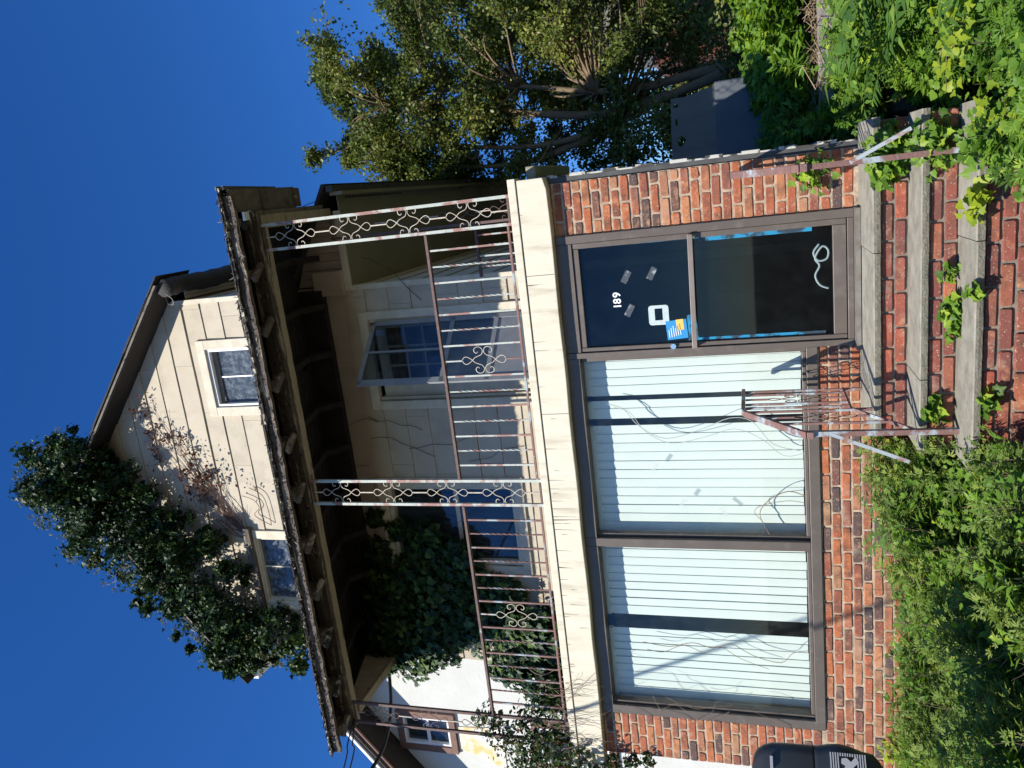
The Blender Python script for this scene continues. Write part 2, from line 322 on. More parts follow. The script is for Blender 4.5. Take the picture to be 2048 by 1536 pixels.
def leaves(name, T, pos, nrm, tip, size, material, parent=None, rnd=None, **kw):
    tv, tf = T; pos = np.asarray(pos, float); n = len(pos); nrm = np.asarray(nrm, float); tip = np.asarray(tip, float); size = np.asarray(size, float)
    nrm /= np.linalg.norm(nrm, axis=1)[:, None]+1e-9
    tip = tip-nrm*(tip*nrm).sum(1)[:, None]; tip /= np.linalg.norm(tip, axis=1)[:, None]+1e-9
    sd = np.cross(tip, nrm)
    wob = np.random.uniform(.75, 1.2, (n, 1))
    V = pos[:, None, :]+size[:, None, None]*(tv[None, :, 0:1]*(sd*wob)[:, None, :]+tv[None, :, 1:2]*tip[:, None, :]+tv[None, :, 2:3]*nrm[:, None, :])
    V = V.reshape(-1, 3); c = V.mean(0); c[2] = V[:, 2].min(); k = len(tv)
    F = (np.array(tf)[None]+np.arange(n)[:, None, None]*k).reshape(-1, 3)
    me = bpy.data.meshes.new(name); me.vertices.add(len(V)); me.vertices.foreach_set('co', (V-c).ravel())
    me.loops.add(F.size); me.loops.foreach_set('vertex_index', F.ravel().astype(np.int32))
    me.polygons.add(len(F)); me.polygons.foreach_set('loop_start', np.arange(0, F.size, 3, dtype=np.int32))
    try: me.polygons.foreach_set('loop_total', np.full(len(F), 3, dtype=np.int32))
    except Exception: pass
    if rnd is None: rnd = np.random.rand(n)
    at = me.attributes.new('rnd', 'FLOAT', 'POINT'); at.data.foreach_set('value', np.repeat(np.clip(rnd, 0, 1), k).astype(np.float32))
    me.materials.append(material); me.update(calc_edges=True)
    ob = bpy.data.objects.new(name, me); link(ob, parent, (c[0], c[1], c[2]+H)); return tag(ob, **kw)
def rdir(n):
    a = np.random.normal(size=(n, 3)); return a/np.linalg.norm(a, axis=1)[:, None]
SUNV = np.array(SUN)
def clump(c, r, n, lo=.55, hi=1.12, flat=(1, 1, 1), amp=.45):
    d = rdir(n); lump = np.array([noise.noise(Vector(tuple(q*2.2+np.array(c)*3))) for q in d])
    rr = np.random.uniform(lo**2, hi**2, n)**.5*(1+amp*lump)
    p = np.array(c)+d*rr[:, None]*r*np.array(flat); return p, d

# ------------------------------------------------------------------ ground
def gz(x, y):
    z = -1.42
    if x > .15 or y > 5.6:
        k = min(1, max(0, (x-.15)/.35)) if y < 6 else 1
        if x < .15 and y >= 6: k = 0
        t = -1.42+max(0, y-4.3)*.23
        if y > 7: t = -.80+(y-7)*.10
        if y > 7.05: t = -.66+(y-7)*.07
        t = min(t, .2); z = z+(t-z)*k
    if x < -1.7: 
        z = -1.42+min(.12, max(0, (y-3.6)*.06))
    return z+.02*noise.noise(Vector((x*2, y*2, 0)))
def axis(a, b, step, far):
    v = list(np.arange(a, b, step)); return [-far, -60, -20, a-3]+v+[b+3, b+12, 60, far]
gx = axis(-8, 9, .25, 900); gy = axis(-2, 16, .25, 900)
vs_ = [(x, y, (gz(x, y) if -8.1 < x < 9.1 and -2.1 < y < 16.1 else (-1.42 if y < 4 or x < 0 else .2))+H) for y in gy for x in gx]
nx = len(gx); fs_ = [(j*nx+i, j*nx+i+1, (j+1)*nx+i+1, (j+1)*nx+i) for j in range(len(gy)-1) for i in range(nx-1)]
me = bpy.data.meshes.new('ground'); me.from_pydata(vs_, [], fs_); me.materials.append(M['soil'])
g = bpy.data.objects.new('ground', me); scene.collection.objects.link(g); g['kind'] = 'structure'

# ------------------------------------------------------------------ the house
house = empty('house', -2.9, 7.2, -1.42, label='derelict cream sided house with brick shopfront and rotting balcony roof', cat='house')
YF, YW = 6.0, 7.2

BR = {}
def brick_mesh(L, h=.060, var=0, m_='brick'):
    key = (round(L*50), round(h*1000), var, m_)
    if key in BR: return BR[key]
    b = .011; d = .014; hx = key[0]/100; hz = h/2; j = lambda a=.003: random.uniform(-a, a)
    def ring(ix, y, ch):
        x, z = hx-ix, hz-ix
        return [(-x+ch+j(), y, -z+j()), (x-ch+j(), y, -z+j()), (x+j(), y, -z+ch+j()), (x+j(), y, z-ch+j()), (x-ch+j(), y, z+j()), (-x+ch+j(), y, z+j()), (-x+j(), y, z-ch+j()), (-x+j(), y, -z+ch+j())]
    vs = ring(0, .045, .004)+ring(0, .003-.0, .006)+ring(.0045, -.004, .008)
    fs = [tuple(range(16, 24))[::-1]]
    for r_ in (0, 8):
        for k in range(8): fs.append((r_+k, r_+(k+1) % 8, r_+8+(k+1) % 8, r_+8+k))
    me = bpy.data.meshes.new('brick'); me.from_pydata(vs, [], fs); me.materials.append(M[m_]); me.update(); fixn(me)
    BR[key] = me; return me
CH = .0742; BL = .205; JT = .0155
def bricks(parent, x0, x1, z0, z1, yf, phase=0, ch=CH, skip=None, BL=BL, m_='brick'):
    k = 0; z = z1-ch/2
    while z > z0+.01:
        x = x0-(BL+JT)*(0 if (k+phase) % 2 else .5)
        while x < x1-.02:
            L = BL*random.uniform(.95, 1.04); a = max(x, x0); bnd = min(x+L, x1)
            if x1-bnd < .03: bnd = x1
            if bnd-a > .03:
                h = ch-JT+random.uniform(-.002, .002); Lr = round((bnd-a)*50)/50
                if not (skip and skip((a+bnd)/2, z)):
                    o = inst('brick', brick_mesh(bnd-a, .060, random.randrange(4), m_), ((a+bnd)/2, yf+random.uniform(-.003, .002), z+random.uniform(-.002, .002)), parent, rot=(random.uniform(-.01, .01), random.uniform(-.008, .008), random.uniform(-.01, .01)))
                    o.scale = ((bnd-a)/(round((bnd-a)*50)/50), 1, h/.060)
            x += L+JT
        k += 1; z -= ch
def mortar(parent, x0, x1, z0, z1, yf, m_='mortar', name='mortar_bed', d=.3):
    b = MB(); nx_, nz_ = max(2, int((x1-x0)/.03)), max(2, int((z1-z0)/.03)); vs = []; 
    for j in range(nz_+1):
        for i in range(nx_+1):
            x = x0+(x1-x0)*i/nx_; z = z0+(z1-z0)*j/nz_; vs.append((x, yf+(.0035 if m_ == 'mortar' else .010)+.0045*noise.noise(Vector((x*19, z*19, yf))), z))
    fs = [(j*(nx_+1)+i, j*(nx_+1)+i+1, (j+1)*(nx_+1)+i+1, (j+1)*(nx_+1)+i) for j in range(nz_) for i in range(nx_)]
    b.add(vs, fs); b.box(x0, x1, yf+.020, yf+d, z0, z1)
    return b.build(name, M[m_], parent)

wall1 = empty('brick_wall', -2.5, YF, -1.42, parent=house)
mortar(wall1, -.364, .045, -.735, 1.62, YF); bricks(wall1, -.360, .043, -.735, 1.60, YF)
mortar(wall1, -5.10, -4.655, -.44, 1.62, YF); bricks(wall1, -5.10, -4.665, -.44, 1.60, YF, 1)
mortar(wall1, -5.10, -1.345, -1.5, -.437, YF); bricks(wall1, -5.10, -1.35, -1.30, -.437, YF, 0)

# aluminium storefront: frames, panes, door
fr = empty('shopfront_frame', -3, YF, -.43, parent=house)
def fbox(x0, x1, z0, z1, y0=5.985, y1=6.12, name='frame_bar', p=None):
    return MB().box(x0, x1, y0, y1, z0, z1).build(name, M['bronze'], p or fr, bevel=.003)
fbox(-4.66, -4.575, -.435, 1.62); fbox(-3.005, -2.93, -.355, 1.62); fbox(-1.345, -1.30, -.69, 1.62, 5.975); fbox(-4.575, -1.345, -.435, -.358, 5.975, 6.13)
fbox(-1.298, -.427, -.69, -.65, 5.975); fbox(-.425, -.364, -.69, 1.62, 5.975); fbox(-4.575, -3.007, 1.36, 1.62); fbox(-2.928, -1.347, 1.36, 1.62); fbox(-1.298, -.427, 1.34, 1.62)
fbox(-4.572, -4.545, -.356, 1.36, 6.02, 6.10, 'glazing_bead'); fbox(-1.385, -1.347, -.356, 1.36, 6.03, 6.10, 'glazing_bead')
fbox(-2.927, -2.90, -.356, 1.36, 6.03, 6.10, 'glazing_bead'); fbox(-3.032, -3.008, -.356, 1.36, 6.03, 6.10, 'glazing_bead')
for a, b_ in ((-4.544, -3.033), (-2.899, -1.386)):
    fbox(a, b_, -.356, -.33, 6.03, 6.10, 'glazing_bead')
    MB().box(a, b_, 6.052, 6.058, -.33, 1.36).build('window_pane', M['g_main'], house)
door = empty('shop_door', -.86, 6.0, -.69, parent=house)
MB().box(-1.298, -1.262, 5.995, 6.05, -.645, 1.338).build('door_stile', M['bronze'], door, bevel=.004)
MB().box(-.470, -.428, 5.995, 6.05, -.645, 1.338).build('door_stile', M['bronze'], door, bevel=.004)
MB().box(-1.26, -.472, 5.998, 6.05, -.645, -.555).build('bottom_rail', M['bronze'], door, bevel=.004)
MB().box(-1.26, -.472, 5.998, 6.05, 1.29, 1.338).build('top_rail', M['bronze'], door, bevel=.004)
MB().box(-1.26, -.472, 6.024, 6.030, -.555, 1.29).build('door_pane', M['g_door'], door)
b = MB().bar((-.435, 5.945, .432), (-1.30, 5.945, .442), .012, .038); b.box(-.46, -.435, 5.947, 5.995, .42, .445).box(-1.30, -1.275, 5.947, 5.995, .43, .455)
b.build('push_bar', mat('push_bar_metal', (.24, .20, .175), .4, (.19, .155, .13), 6), door, bevel=.003)
b = MB(); b.tube([(-1.283, 5.995, .607), (-1.283, 5.972, .607)], .021, 16); b.build('door_lock', M['steel'], door, smooth=False)
MB().box(-1.36, -.36, 5.86, 6.1, -.722, -.692).build('threshold', mat('metal_threshold', (.22, .20, .17), .5, (.13, .11, .09), 12), door)
# text 189
def text(body, size, loc, material, parent, name, rotz=0, ext=.001):
    cu = bpy.data.curves.new(name, 'FONT'); cu.body = body; cu.size = size; cu.extrude = ext; cu.align_x = 'CENTER'; cu.align_y = 'CENTER'; cu.offset = size*.02
    tmp = bpy.data.objects.new('t', cu); scene.collection.objects.link(tmp)
    dg = bpy.context.evaluated_depsgraph_get(); dg.update(); me = bpy.data.meshes.new_from_object(tmp.evaluated_get(dg))
    scene.collection.objects.unlink(tmp); bpy.data.objects.remove(tmp)
    me.materials.clear(); me.materials.append(material); o = bpy.data.objects.new(name, me); link(o, parent, (loc[0], loc[1], loc[2]+H)); o.rotation_euler = (R(90), rotz, 0); return o
for ch_, xx in (('1', -.945), ('8', -.905), ('9', -.855)):
    text(ch_, .085, (xx, 6.0215, 1.02), M['white'], door, 'house_number')
# sticker square ring
def ring_poly(x0, x1, z0, z1, t, y, mat_, name, par):
    b = MB(); b.box(x0, x1, y, y+.002, z1-t, z1).box(x0, x1, y, y+.002, z0, z0+t).box(x0, x0+t, y, y+.002, z0+t, z1-t).box(x1-t, x1, y, y+.002, z0+t, z1-t); return b.build(name, mat_, par)
b = MB(); ox0, ox1, oz0, oz1 = -1.115, -.960, .63, .785; ix0, ix1, iz0, iz1 = -1.078, -.985, .677, .737
outer = []; 
for (cx_, cz_, a0) in ((ox1-.02, oz1-.02, 0), (ox0+.02, oz1-.02, 90), (ox0+.02, oz0+.02, 180), (ox1-.02, oz0+.02, 270)):
    for t_ in (0, 45, 90): outer.append((cx_+.02*math.cos(R(a0+t_)), cz_+.02*math.sin(R(a0+t_))))
inner = [(ix1, iz1), (ix0, iz1), (ix0, iz0), (ix1, iz0)]
tri = tessellate_polygon([[Vector((p[0], p[1], 0)) for p in outer], [Vector((p[0], p[1], 0)) for p in inner]])
allp = outer+inner; b.add([(p[0], 6.0195, p[1]) for p in allp], [t for t in tri]); b.build('square_sticker', M['sticker'], door)
def card(x0, z0, x1, z1, ang, y, m_, name, par):
    cx_, cz_ = (x0+x1)/2, (z0+z1)/2; ca, sa = math.cos(ang), math.sin(ang); vs = []
    for (x, z) in ((x0, z0), (x1, z0), (x1, z1), (x0, z1)): vs.append((cx_+(x-cx_)*ca-(z-cz_)*sa, cz_+(x-cx_)*sa+(z-cz_)*ca))
    return MB().prism(vs, y, y+.0015).build(name, m_, par)
card(-1.235, .497, -1.085, .655, R(4), 6.0190, M['blue'], 'blue_card', door)
card(-1.163, .522, -1.08, .578, R(4), 6.0165, M['yellow'], 'yellow_card', door)
for k in range(6): card(-1.222+k*.004, .632-k*.017, -1.16+k*.004+.012*(k % 3), .637-k*.017, R(4), 6.0165, M['white'], 'printed_line', door)
for (x, z, a) in ((-.721, .938, 60), (-.71, .738, -30), (-.985, .930, -30)): card(x-.05, z-.024, x+.05, z+.024, R(a+90 if a == 60 else a), 6.0190, M['tape'], 'tape_strip', door)
card(-.474, .0, -.462, .86, 0, 6.0195, M['bluefilm'], 'torn_film', door); card(-.50, -.42, -.463, .36, 0, 6.0192, M['bluefilm'], 'torn_film', door); card(-1.255, -.5, -1.232, .49, 0, 6.0195, M['bluefilm'], 'torn_film', door)
card(-1.25, .42, -1.05, .49, R(3), 6.0194, M['bluefilm'], 'torn_film', door)
b = MB()       # white curl of string lying behind the bottom of the door glass
b.tube(catmull([(-.60, 6.06, -.47), (-.66, 6.06, -.43), (-.72, 6.06, -.46), (-.71, 6.06, -.52), (-.65, 6.06, -.53), (-.62, 6.06, -.49), (-.70, 6.06, -.44), (-.76, 6.07, -.47), (-.83, 6.07, -.44), (-.90, 6.07, -.47), (-.93, 6.07, -.53)], 5), .008, 6)
b.build('white_cord', M['white'], door, smooth=True)
# room behind the shopfront
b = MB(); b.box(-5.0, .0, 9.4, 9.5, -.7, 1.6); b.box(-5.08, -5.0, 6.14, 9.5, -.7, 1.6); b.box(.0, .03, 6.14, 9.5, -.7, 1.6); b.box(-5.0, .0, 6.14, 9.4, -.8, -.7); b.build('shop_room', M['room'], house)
MB().box(-1.45, -1.41, 6.3, 9.3, -.7, 1.6).build('partition', M['room'], house)
MB().box(-.78, -.70, 7.4, 7.48, -.7, 1.6).build('inner_post', mat('inner_post', (.10, .10, .075), .9), house)

# vertical blinds
def blind(name, segs, label, y0=6.15):
    x0 = min(s[0] for s in segs); x1 = max(s[1] for s in segs)
    root = empty(name, (x0+x1)/2, y0, -.33, label=label, cat='blind', group='vertical blinds behind the shop windows')
    MB().box(x0, x1, y0-.02, y0+.03, 1.33, 1.37).build('head_rail', M['blind'], root)
    p = .0765; wS = .088
    for (a, c) in segs:
        n = max(1, round((c-a)/p))
        for i in range(n):
            xc = a+(i+.5)*(c-a)/n; b = MB(); seg = 6; vs = []; tw = random.uniform(-.008, .008)
            ang = R(-6.5+random.uniform(-2.5, 2.5))
            for zi, zz in enumerate((-.325+random.uniform(-.004, .004), .5, 1.33)):
                for s in range(seg+1):
                    t = s/seg-.5; lx = t*wS; ly = .003*(1-4*t*t)*-1; an = ang+tw*(zi-1)*4
                    vs.append((xc+lx*math.cos(an)-ly*math.sin(an), y0+lx*math.sin(an)+ly*math.cos(an), zz))
            fs = [(r_*(seg+1)+s, r_*(seg+1)+s+1, (r_+1)*(seg+1)+s+1, (r_+1)*(seg+1)+s) for r_ in range(2) for s in range(seg)]
            b.add(vs, fs); o = b.build('slat', M['blind'], root, smooth=True)
            sm = o.modifiers.new('thickness', 'SOLIDIFY'); sm.thickness = .0012; sm.use_rim = False
blind('vertical_blind', [(-1.705, -1.36)], 'narrow section of white slats hanging just left of the glass door')
blind('vertical_blind', [(-1.905, -1.76)], 'two white slats hanging alone between two dark gaps')
blind('vertical_blind', [(-2.93, -1.975)], 'wide section of white slats in the right hand shop window')
blind('vertical_blind', [(-3.74, -3.03)], 'white slats on the right half of the left shop window')
blind('vertical_blind', [(-4.56, -3.885)], 'white slats on the left half of the left shop window beside the gap')
# tape and dried vines on the glass
for (x, z, a, L_) in ((-2.31, .83, -40, .07), (-2.62, .62, -38, .07), (-2.70, .30, 42, .09)):
    card(x-L_/2, z-.016, x+L_/2, z+.016, R(a), 6.048, mat('dry_tape', (.50, .54, .51), .5, (.60, .64, .60), 30), 'dry_tape', fr)
for nm_ in ('dry_tape',):
    t_ = MATS[nm_]; N_t = t_.node_tree.nodes; tb = N_t.new('ShaderNodeBsdfTransparent'); mt_ = N_t.new('ShaderNodeMixShader'); mt_.inputs[0].default_value = .3
    t_.node_tree.links.new(tb.outputs[0], mt_.inputs[1]); t_.node_tree.links.new(N_t['Principled BSDF'].outputs[0], mt_.inputs[2]); t_.node_tree.links.new(mt_.outputs[0], N_t['Material Output'].inputs[0])
def P3(l, y=6.045): return [(a, y, c) for a, c in l]
tapem = mat('tape_residue', (.36, .40, .38), .6)
for pts, r_ in (([(-1.75, 1.18), (-1.80, 1.05), (-1.95, .93), (-2.06, .72), (-1.98, .42), (-1.90, .22), (-1.93, .05), (-2.12, -.10), (-2.18, -.30)], .0035),
              ([(-1.78, 1.13), (-1.83, 1.0), (-2.0, .88), (-2.10, .68), (-2.05, .40), (-1.99, .18), (-2.08, -.02), (-2.22, -.18), (-2.20, -.33)], .003),
              ([(-2.9, -.05), (-2.72, .02), (-2.60, -.05), (-2.52, -.2), (-2.56, -.33)], .004), ([(-2.78, .0), (-2.70, .06), (-2.64, .0), (-2.60, -.2), (-2.62, -.33)], .0025),
              ([(-3.95, 1.05), (-3.98, .82), (-3.93, .62), (-3.97, .45), (-3.92, .3), (-4.02, .12), (-4.07, -.1), (-3.97, -.2), (-3.94, -.33)], .003),
              ([(-4.02, 1.02), (-4.04, .88), (-3.96, .7), (-4.02, .52), (-3.95, .4), (-4.06, .22), (-4.14, 0)], .0025)):
    MB().tube(catmull(P3(pts), 4), r_, 4).build('dried_vine', tapem if pts[0][0] > -2.5 else M['twig'], fr)

# balcony beam
beam = empty('balcony_beam', -2.5, 5.95, 1.47, parent=house)
bm_ = MB(); N_ = 60; vs = []
x0, x1 = -5.16, .10
for i in range(N_+1):
    x = x0+(x1-x0)*i/N_; sag = .006*math.sin(i*.55)+.004*noise.noise(Vector((x*3, 0, 0)))
    zb = 1.468+sag*.5+(.022 if x > .06 else 0)
    vs += [(x, 5.893, zb), (x, 5.893, 1.705), (x, 6.03, 1.705), (x, 6.03, zb)]
fs = [(i*4+k, i*4+(k+1) % 4, (i+1)*4+(k+1) % 4, (i+1)*4+k) for i in range(N_) for k in range(4)]+[(0, 1, 2, 3), (N_*4+3, N_*4+2, N_*4+1, N_*4)]
bm_.add(vs, fs); bm_.build('beam_board', M['beam'], beam, bevel=.006)
MB().box(-5.17, .115, 5.882, 6.03, 1.709, 1.772).build('top_strip', M['beam'], beam, bevel=.004)
for k in range(46):
    x = random.uniform(-5.0, -.1) if k < 14 else random.uniform(-5.05, -2.2); L_ = random.choice([.03, .05, .08, .1, .13, .2]); t0 = 1.70 if random.random() < .75 else random.uniform(1.55, 1.68)
    L_ = min(L_, t0-1.49); dx = random.uniform(-.004, .004)
    MB().prism([(x, t0), (x+.0035, t0), (x+.001+dx, t0-L_)], 5.8915, 5.895).build('crack', M['crack'], beam)
for x in (-.64, -1.78, -2.72): MB().box(x, x+.0035, 5.8915, 5.895, 1.475, 1.70).build('crack', M['crack'], beam)
deck = MB().box(-5.12, .09, 6.032, 7.19, 1.66, 1.755).build('balcony_floor', M['floor'], house)
MB().box(-5.10, .045, 6.0, 6.31, 1.622, 1.655).build('header_soffit', M['peeled'], house)
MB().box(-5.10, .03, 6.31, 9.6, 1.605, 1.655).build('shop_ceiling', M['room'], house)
# first floor side wall, corner board and clapboards seen on edge
side = empty('side_wall', .1, 8, -1.2, parent=house)
MB().box(.046, .085, 6.02, 6.12, -.75, 1.70).build('corner_board', M['blackboard'], side)
z = -.72; k = 0
while z < 1.55:
    a = MB().prismx([(6.02, z), (12.4, z), (12.4, z+.125), (6.02, z+.125)], .086, .098+.012*(k % 2))
    a.build('clapboard', M['oldwhite'], side); z += .127; k += 1
MB().box(.05, .085, 6.13, 12.4, -1.2, 1.6).build('sheathing', M['blackboard'], side)
MB().box(.09, .2, 6.05, 7.3, 1.58, 1.66).build('gutter_piece', M['soffit'], side, bevel=.01)

# upper wall with siding
SL = .81; CTOP = 5.70; XR, XL = -.735, -5.06
wall2 = empty('upper_wall', -2.9, YW, 1.75, parent=house)
wins = [(-2.02, -1.23, 5.0, 5.955), (-4.44, -3.58, 5.0, 5.83), (-1.985, -1.065, 1.76, 3.86), (-3.86, -2.90, 2.48, 3.98)]
core = []
CORE = [[(XL+.0, 1.7), (XR, 1.7), (XR, 6.25), (-2.9, 8.0), (XL, 6.27)]]
for w_ in wins: CORE = [q for p in CORE for q in subtract(p, w_)]
b = MB(); 
for p in CORE: b.prism(p, YW+.012, YW+.14)
b.build('sheathing', M['black'], wall2)
z = 2.288-.257*3; row = 0
while z < 7.9:
    zt = z+.257; xx = XL-(.6 if row % 2 else 0)-random.uniform(0, .2)
    while xx < XR:
        xe = xx+1.21
        poly = [(max(xx+.0012, XL), z), (min(xe-.0012, XR), z), (min(xe-.0012, XR), zt-.002), (max(xx+.0012, XL), zt-.002)]
        if poly[1][0]-poly[0][0] > .02:
            if z < 1.70: poly = clip(poly, 0, -1, -1.70)
            ps = [poly] if poly else []
            ps = [q for p in ps for q in [clip(clip(p, SL, 1, CTOP-.0+0.0), -SL, 1, CTOP+SL*5.8)] if q]
            for w_ in wins: ps = [q for p in ps for q in subtract(p, w_)]
            if ps:
                wv = random.uniform(-.002, .003)
                for p in ps:
                    b = MB()
                    # split the front edge finely along the bottom so courses look slightly wavy
                    n = len(p); yf = lambda x_, z_: YW-.004-.013*(1-(z_-z)/.257)-wv+.0018*noise.noise(Vector((x_*3, z_*2, row)))
                    dz = lambda x_, z_: (.006*noise.noise(Vector((x_*1.4, row*3.1, 0))) if abs(z_-z) < .003 else 0)
                    q = []
                    for i in range(n):
                        p0, p1 = p[i], p[(i+1) % n]; q.append(p0)
                        if abs(p0[1]-p1[1]) < 1e-6 and abs(p0[1]-z) < .003:
                            for t_ in (.2, .4, .6, .8): q.append((p0[0]+(p1[0]-p0[0])*t_, p0[1]))
                    n = len(q)
                    vs = [(a_[0], yf(*a_), a_[1]+dz(*a_)) for a_ in q]+[(a_[0], YW+.01, a_[1]+dz(*a_)) for a_ in q]
                    b.add(vs, [tuple(range(n))]+[(i, i+n, (i+1) % n+n, (i+1) % n) for i in range(n)])
                    b.build('siding_panel', M['siding'], wall2)
        xx = xe
    z = zt; row += 1
# side and back walls of the upper floor
sw = empty('right_wall', XR, 9, 1.7, parent=house)
z = 1.70
while z < 6.2:
    MB().add([(XR+.018, 7.2, z), (XR+.018, 14, z), (XR+.004, 14, z+.255), (XR+.004, 7.2, z+.255), (XR-.02, 7.2, z), (XR-.02, 14, z), (XR-.02, 14, z+.255), (XR-.02, 7.2, z+.255)],
        [(0, 1, 2, 3), (4, 7, 6, 5), (0, 4, 5, 1), (2, 6, 7, 3), (0, 3, 7, 4), (1, 5, 6, 2)]).build('siding_board', M['siding'], sw); z += .257
MB().box(XL, XL+.1, 7.35, 14, 1.7, 6.2).build('left_wall', M['siding'], house)
MB().box(XL, XR, 14.0, 14.1, 1.6, 6.2).build('back_wall', M['siding'], house)
MB().box(XL+.1, XR-.02, 7.34, 13.9, 4.5, 4.6).build('attic_floor', M['black'], house)
MB().box(XL+.1, XR-.02, 10.0, 10.1, 1.7, 4.5).build('inner_wall', M['room'], house)
MB().box(XR-.03, XR+.02, 7.18, 7.30, 1.7, 6.24).build('corner_board', M['trim'], house)

# windows in the upper wall
def frame4(x0, x1, z0, z1, t, y0, y1, name, m_, par, bevel=.004, tb=None):
    tb = t if tb is None else tb
    MB().box(x0, x1, y0, y1, z1-t, z1).build(name, m_, par, bevel=bevel)
    MB().box(x0, x1, y0, y1, z0, z0+tb).build(name, m_, par, bevel=bevel)
    MB().box(x0, x0+t, y0+.001, y1, z0+tb, z1-t).build(name, m_, par, bevel=bevel)
    MB().box(x1-t, x1, y0+.001, y1, z0+tb, z1-t).build(name, m_, par, bevel=bevel)
w1 = empty('gable_window', -1.62, YW, 4.95, parent=house)
frame4(-2.07, -1.182, 4.90, 6.02, .105, YW-.045, YW+.02, 'window_trim', M['trim'], w1)
frame4(-1.963, -1.289, 5.0, 5.913, .03, YW-.02, YW+.08, 'window_frame', M['vinyl'], w1, .002)
MB().box(-1.932, -1.32, YW+.05, YW+.056, 5.03, 5.88).build('pane', M['g_up'], w1)
MB().box(-1.635, -1.620, YW+.040, YW+.062, 5.03, 5.88).build('glazing_bar', M['vinyl'], w1)
MB().box(-1.93, -1.86, YW+.03, YW+.075, 5.82, 5.88).box(-1.93, -1.32, YW+.028, YW+.07, 5.83, 5.88).build('sash', M['fascia_rot'], w1)
MB().box(-1.96, -1.29, YW+.10, YW+.11, 4.95, 5.9).build('curtain', mat('grey_blue_curtain', (.19, .21, .24), .9, (.26, .29, .32), 9), w1)
w2 = empty('gable_window', -4.0, YW, 4.95, parent=house)
frame4(-4.53, -3.50, 4.90, 5.885, .10, YW-.04, YW+.02, 'window_trim', M['trim'], w2)
MB().box(-4.60, -3.46, YW-.09, YW-.03, 5.80, 5.89, .004).build('window_hood', M['peeled'], w2, bevel=.004)
frame4(-4.43, -3.60, 5.0, 5.79, .025, YW-.01, YW+.08, 'window_frame', M['trim'], w2, .002)
MB().box(-4.40, -3.63, YW+.04, YW+.046, 5.03, 5.77).build('pane', M['g_up'], w2)
MB().box(-4.005, -3.99, YW+.03, YW+.055, 5.03, 5.77).build('glazing_bar', M['trim'], w2)
MB().box(-4.42, -3.60, YW+.10, YW+.11, 4.95, 5.8).build('curtain', mat('grey_blue_curtain', (.2, .2, .2)), w2)
w3 = empty('porch_window', -3.4, YW, 2.45, parent=house)
frame4(-3.96, -2.84, 2.36, 4.04, .10, YW-.04, YW+.03, 'window_trim', M['trim'], w3, tb=.10)
frame4(-3.855, -2.93, 2.46, 3.94, .05, YW-.01, YW+.10, 'window_frame', M['trim'], w3, .003)
MB().box(-3.80, -2.98, YW+.045, YW+.085, 3.13, 3.18).build('meeting_rail', M['trim'], w3)
MB().box(-3.805, -2.98, YW+.06, YW+.065, 3.18, 3.89).build('pane', M['g_sky'], w3)
MB().box(-3.805, -2.98, YW+.04, YW+.045, 2.51, 3.13).build('pane', M['g_sky'], w3)
b = MB(); vs = []; n = 40
for i in range(n+1):
    x = -3.8+.62*i/n
    vs += [(x, YW+.16+.02*math.sin(i*1.1), 2.5), (x+.12*(1 if i > 20 else -.3), YW+.16+.015*math.sin(i*1.3), 3.9)]
b.add(vs, [(2*i, 2*i+1, 2*i+3, 2*i+2) for i in range(n)]); b.build('curtain', M['curtain'], w3, smooth=True)

# balcony door with its storm door ajar
bd = empty('balcony_door', -1.52, YW, 1.76, parent=house)
MB().box(-2.06, -1.0, YW-.045, YW+.03, 3.83, 3.93).build('door_trim', M['trim'], bd, bevel=.005)
MB().box(-2.06, -1.965, YW-.044, YW+.03, 1.757, 3.829).build('door_trim', M['trim'], bd, bevel=.005)
MB().box(-1.085, -1.0, YW-.044, YW+.03, 1.757, 3.829).build('door_trim', M['trim'], bd, bevel=.005)
dl = [(-1.93, -1.12, 1.76, 3.80)]; lites = []
for i in range(3):
    for j in range(3): lites.append((-1.80+i*.208, -1.80+i*.208+.188, 3.07+j*.213-.0, 3.07+j*.213+.195))
ps = [[(-1.93, 1.762), (-1.12, 1.762), (-1.12, 3.80), (-1.93, 3.80)]]
for l_ in lites: ps = [q for p in ps for q in subtract(p, l_)]
b = MB()
for p in ps: b.prism(p, YW+.05, YW+.085)
b.build('door_leaf', M['trim'], bd)
MB().box(-1.82, -1.17, YW+.066, YW+.070, 3.05, 3.72).build('door_glass', M['g_sky'], bd)
b = MB(); b.box(-1.86, -1.19, YW+.036, YW+.048, 1.95, 2.85).box(-1.96, -1.93, YW+.0, YW+.09, 1.76, 3.83).box(-1.12, -1.09, YW+.0, YW+.09, 1.76, 3.83); b.build('door_panel', M['trim'], bd)
hx, hy, fx, fy = -1.115, YW-.05, -1.64, 6.60
def sd(t, off=0):
    d = Vector((fx-hx, fy-hy, 0)); nrm_ = Vector((-d.y, d.x, 0)).normalized(); q = Vector((hx, hy, 0))+d*t+nrm_*off; return q.x, q.y
stm = mat('storm_door_metal', (.30, .31, .31), .45, (.22, .23, .23), 7)
sdo = empty('storm_door', hx, hy, 1.78, parent=bd)
def sbar(t0, z0, t1, z1, wd=.045, name='door_rail'):
    a = sd(t0); c = sd(t1); d = Vector((fx-hx, fy-hy, 0)).normalized(); nv = Vector((-d.y, d.x, 0))
    bb = MB().bar((a[0], a[1], z0), (c[0], c[1], z1), .028, wd, upv=(0, 0, 1) if abs(z1-z0) < .01 else d); return bb.build(name, stm, sdo)
sbar(0, 3.74, 1, 3.74); sbar(0, 2.86, 1, 2.86); sbar(0, 2.40, 1, 2.40); sbar(0, 1.82, 1, 1.82, .06)
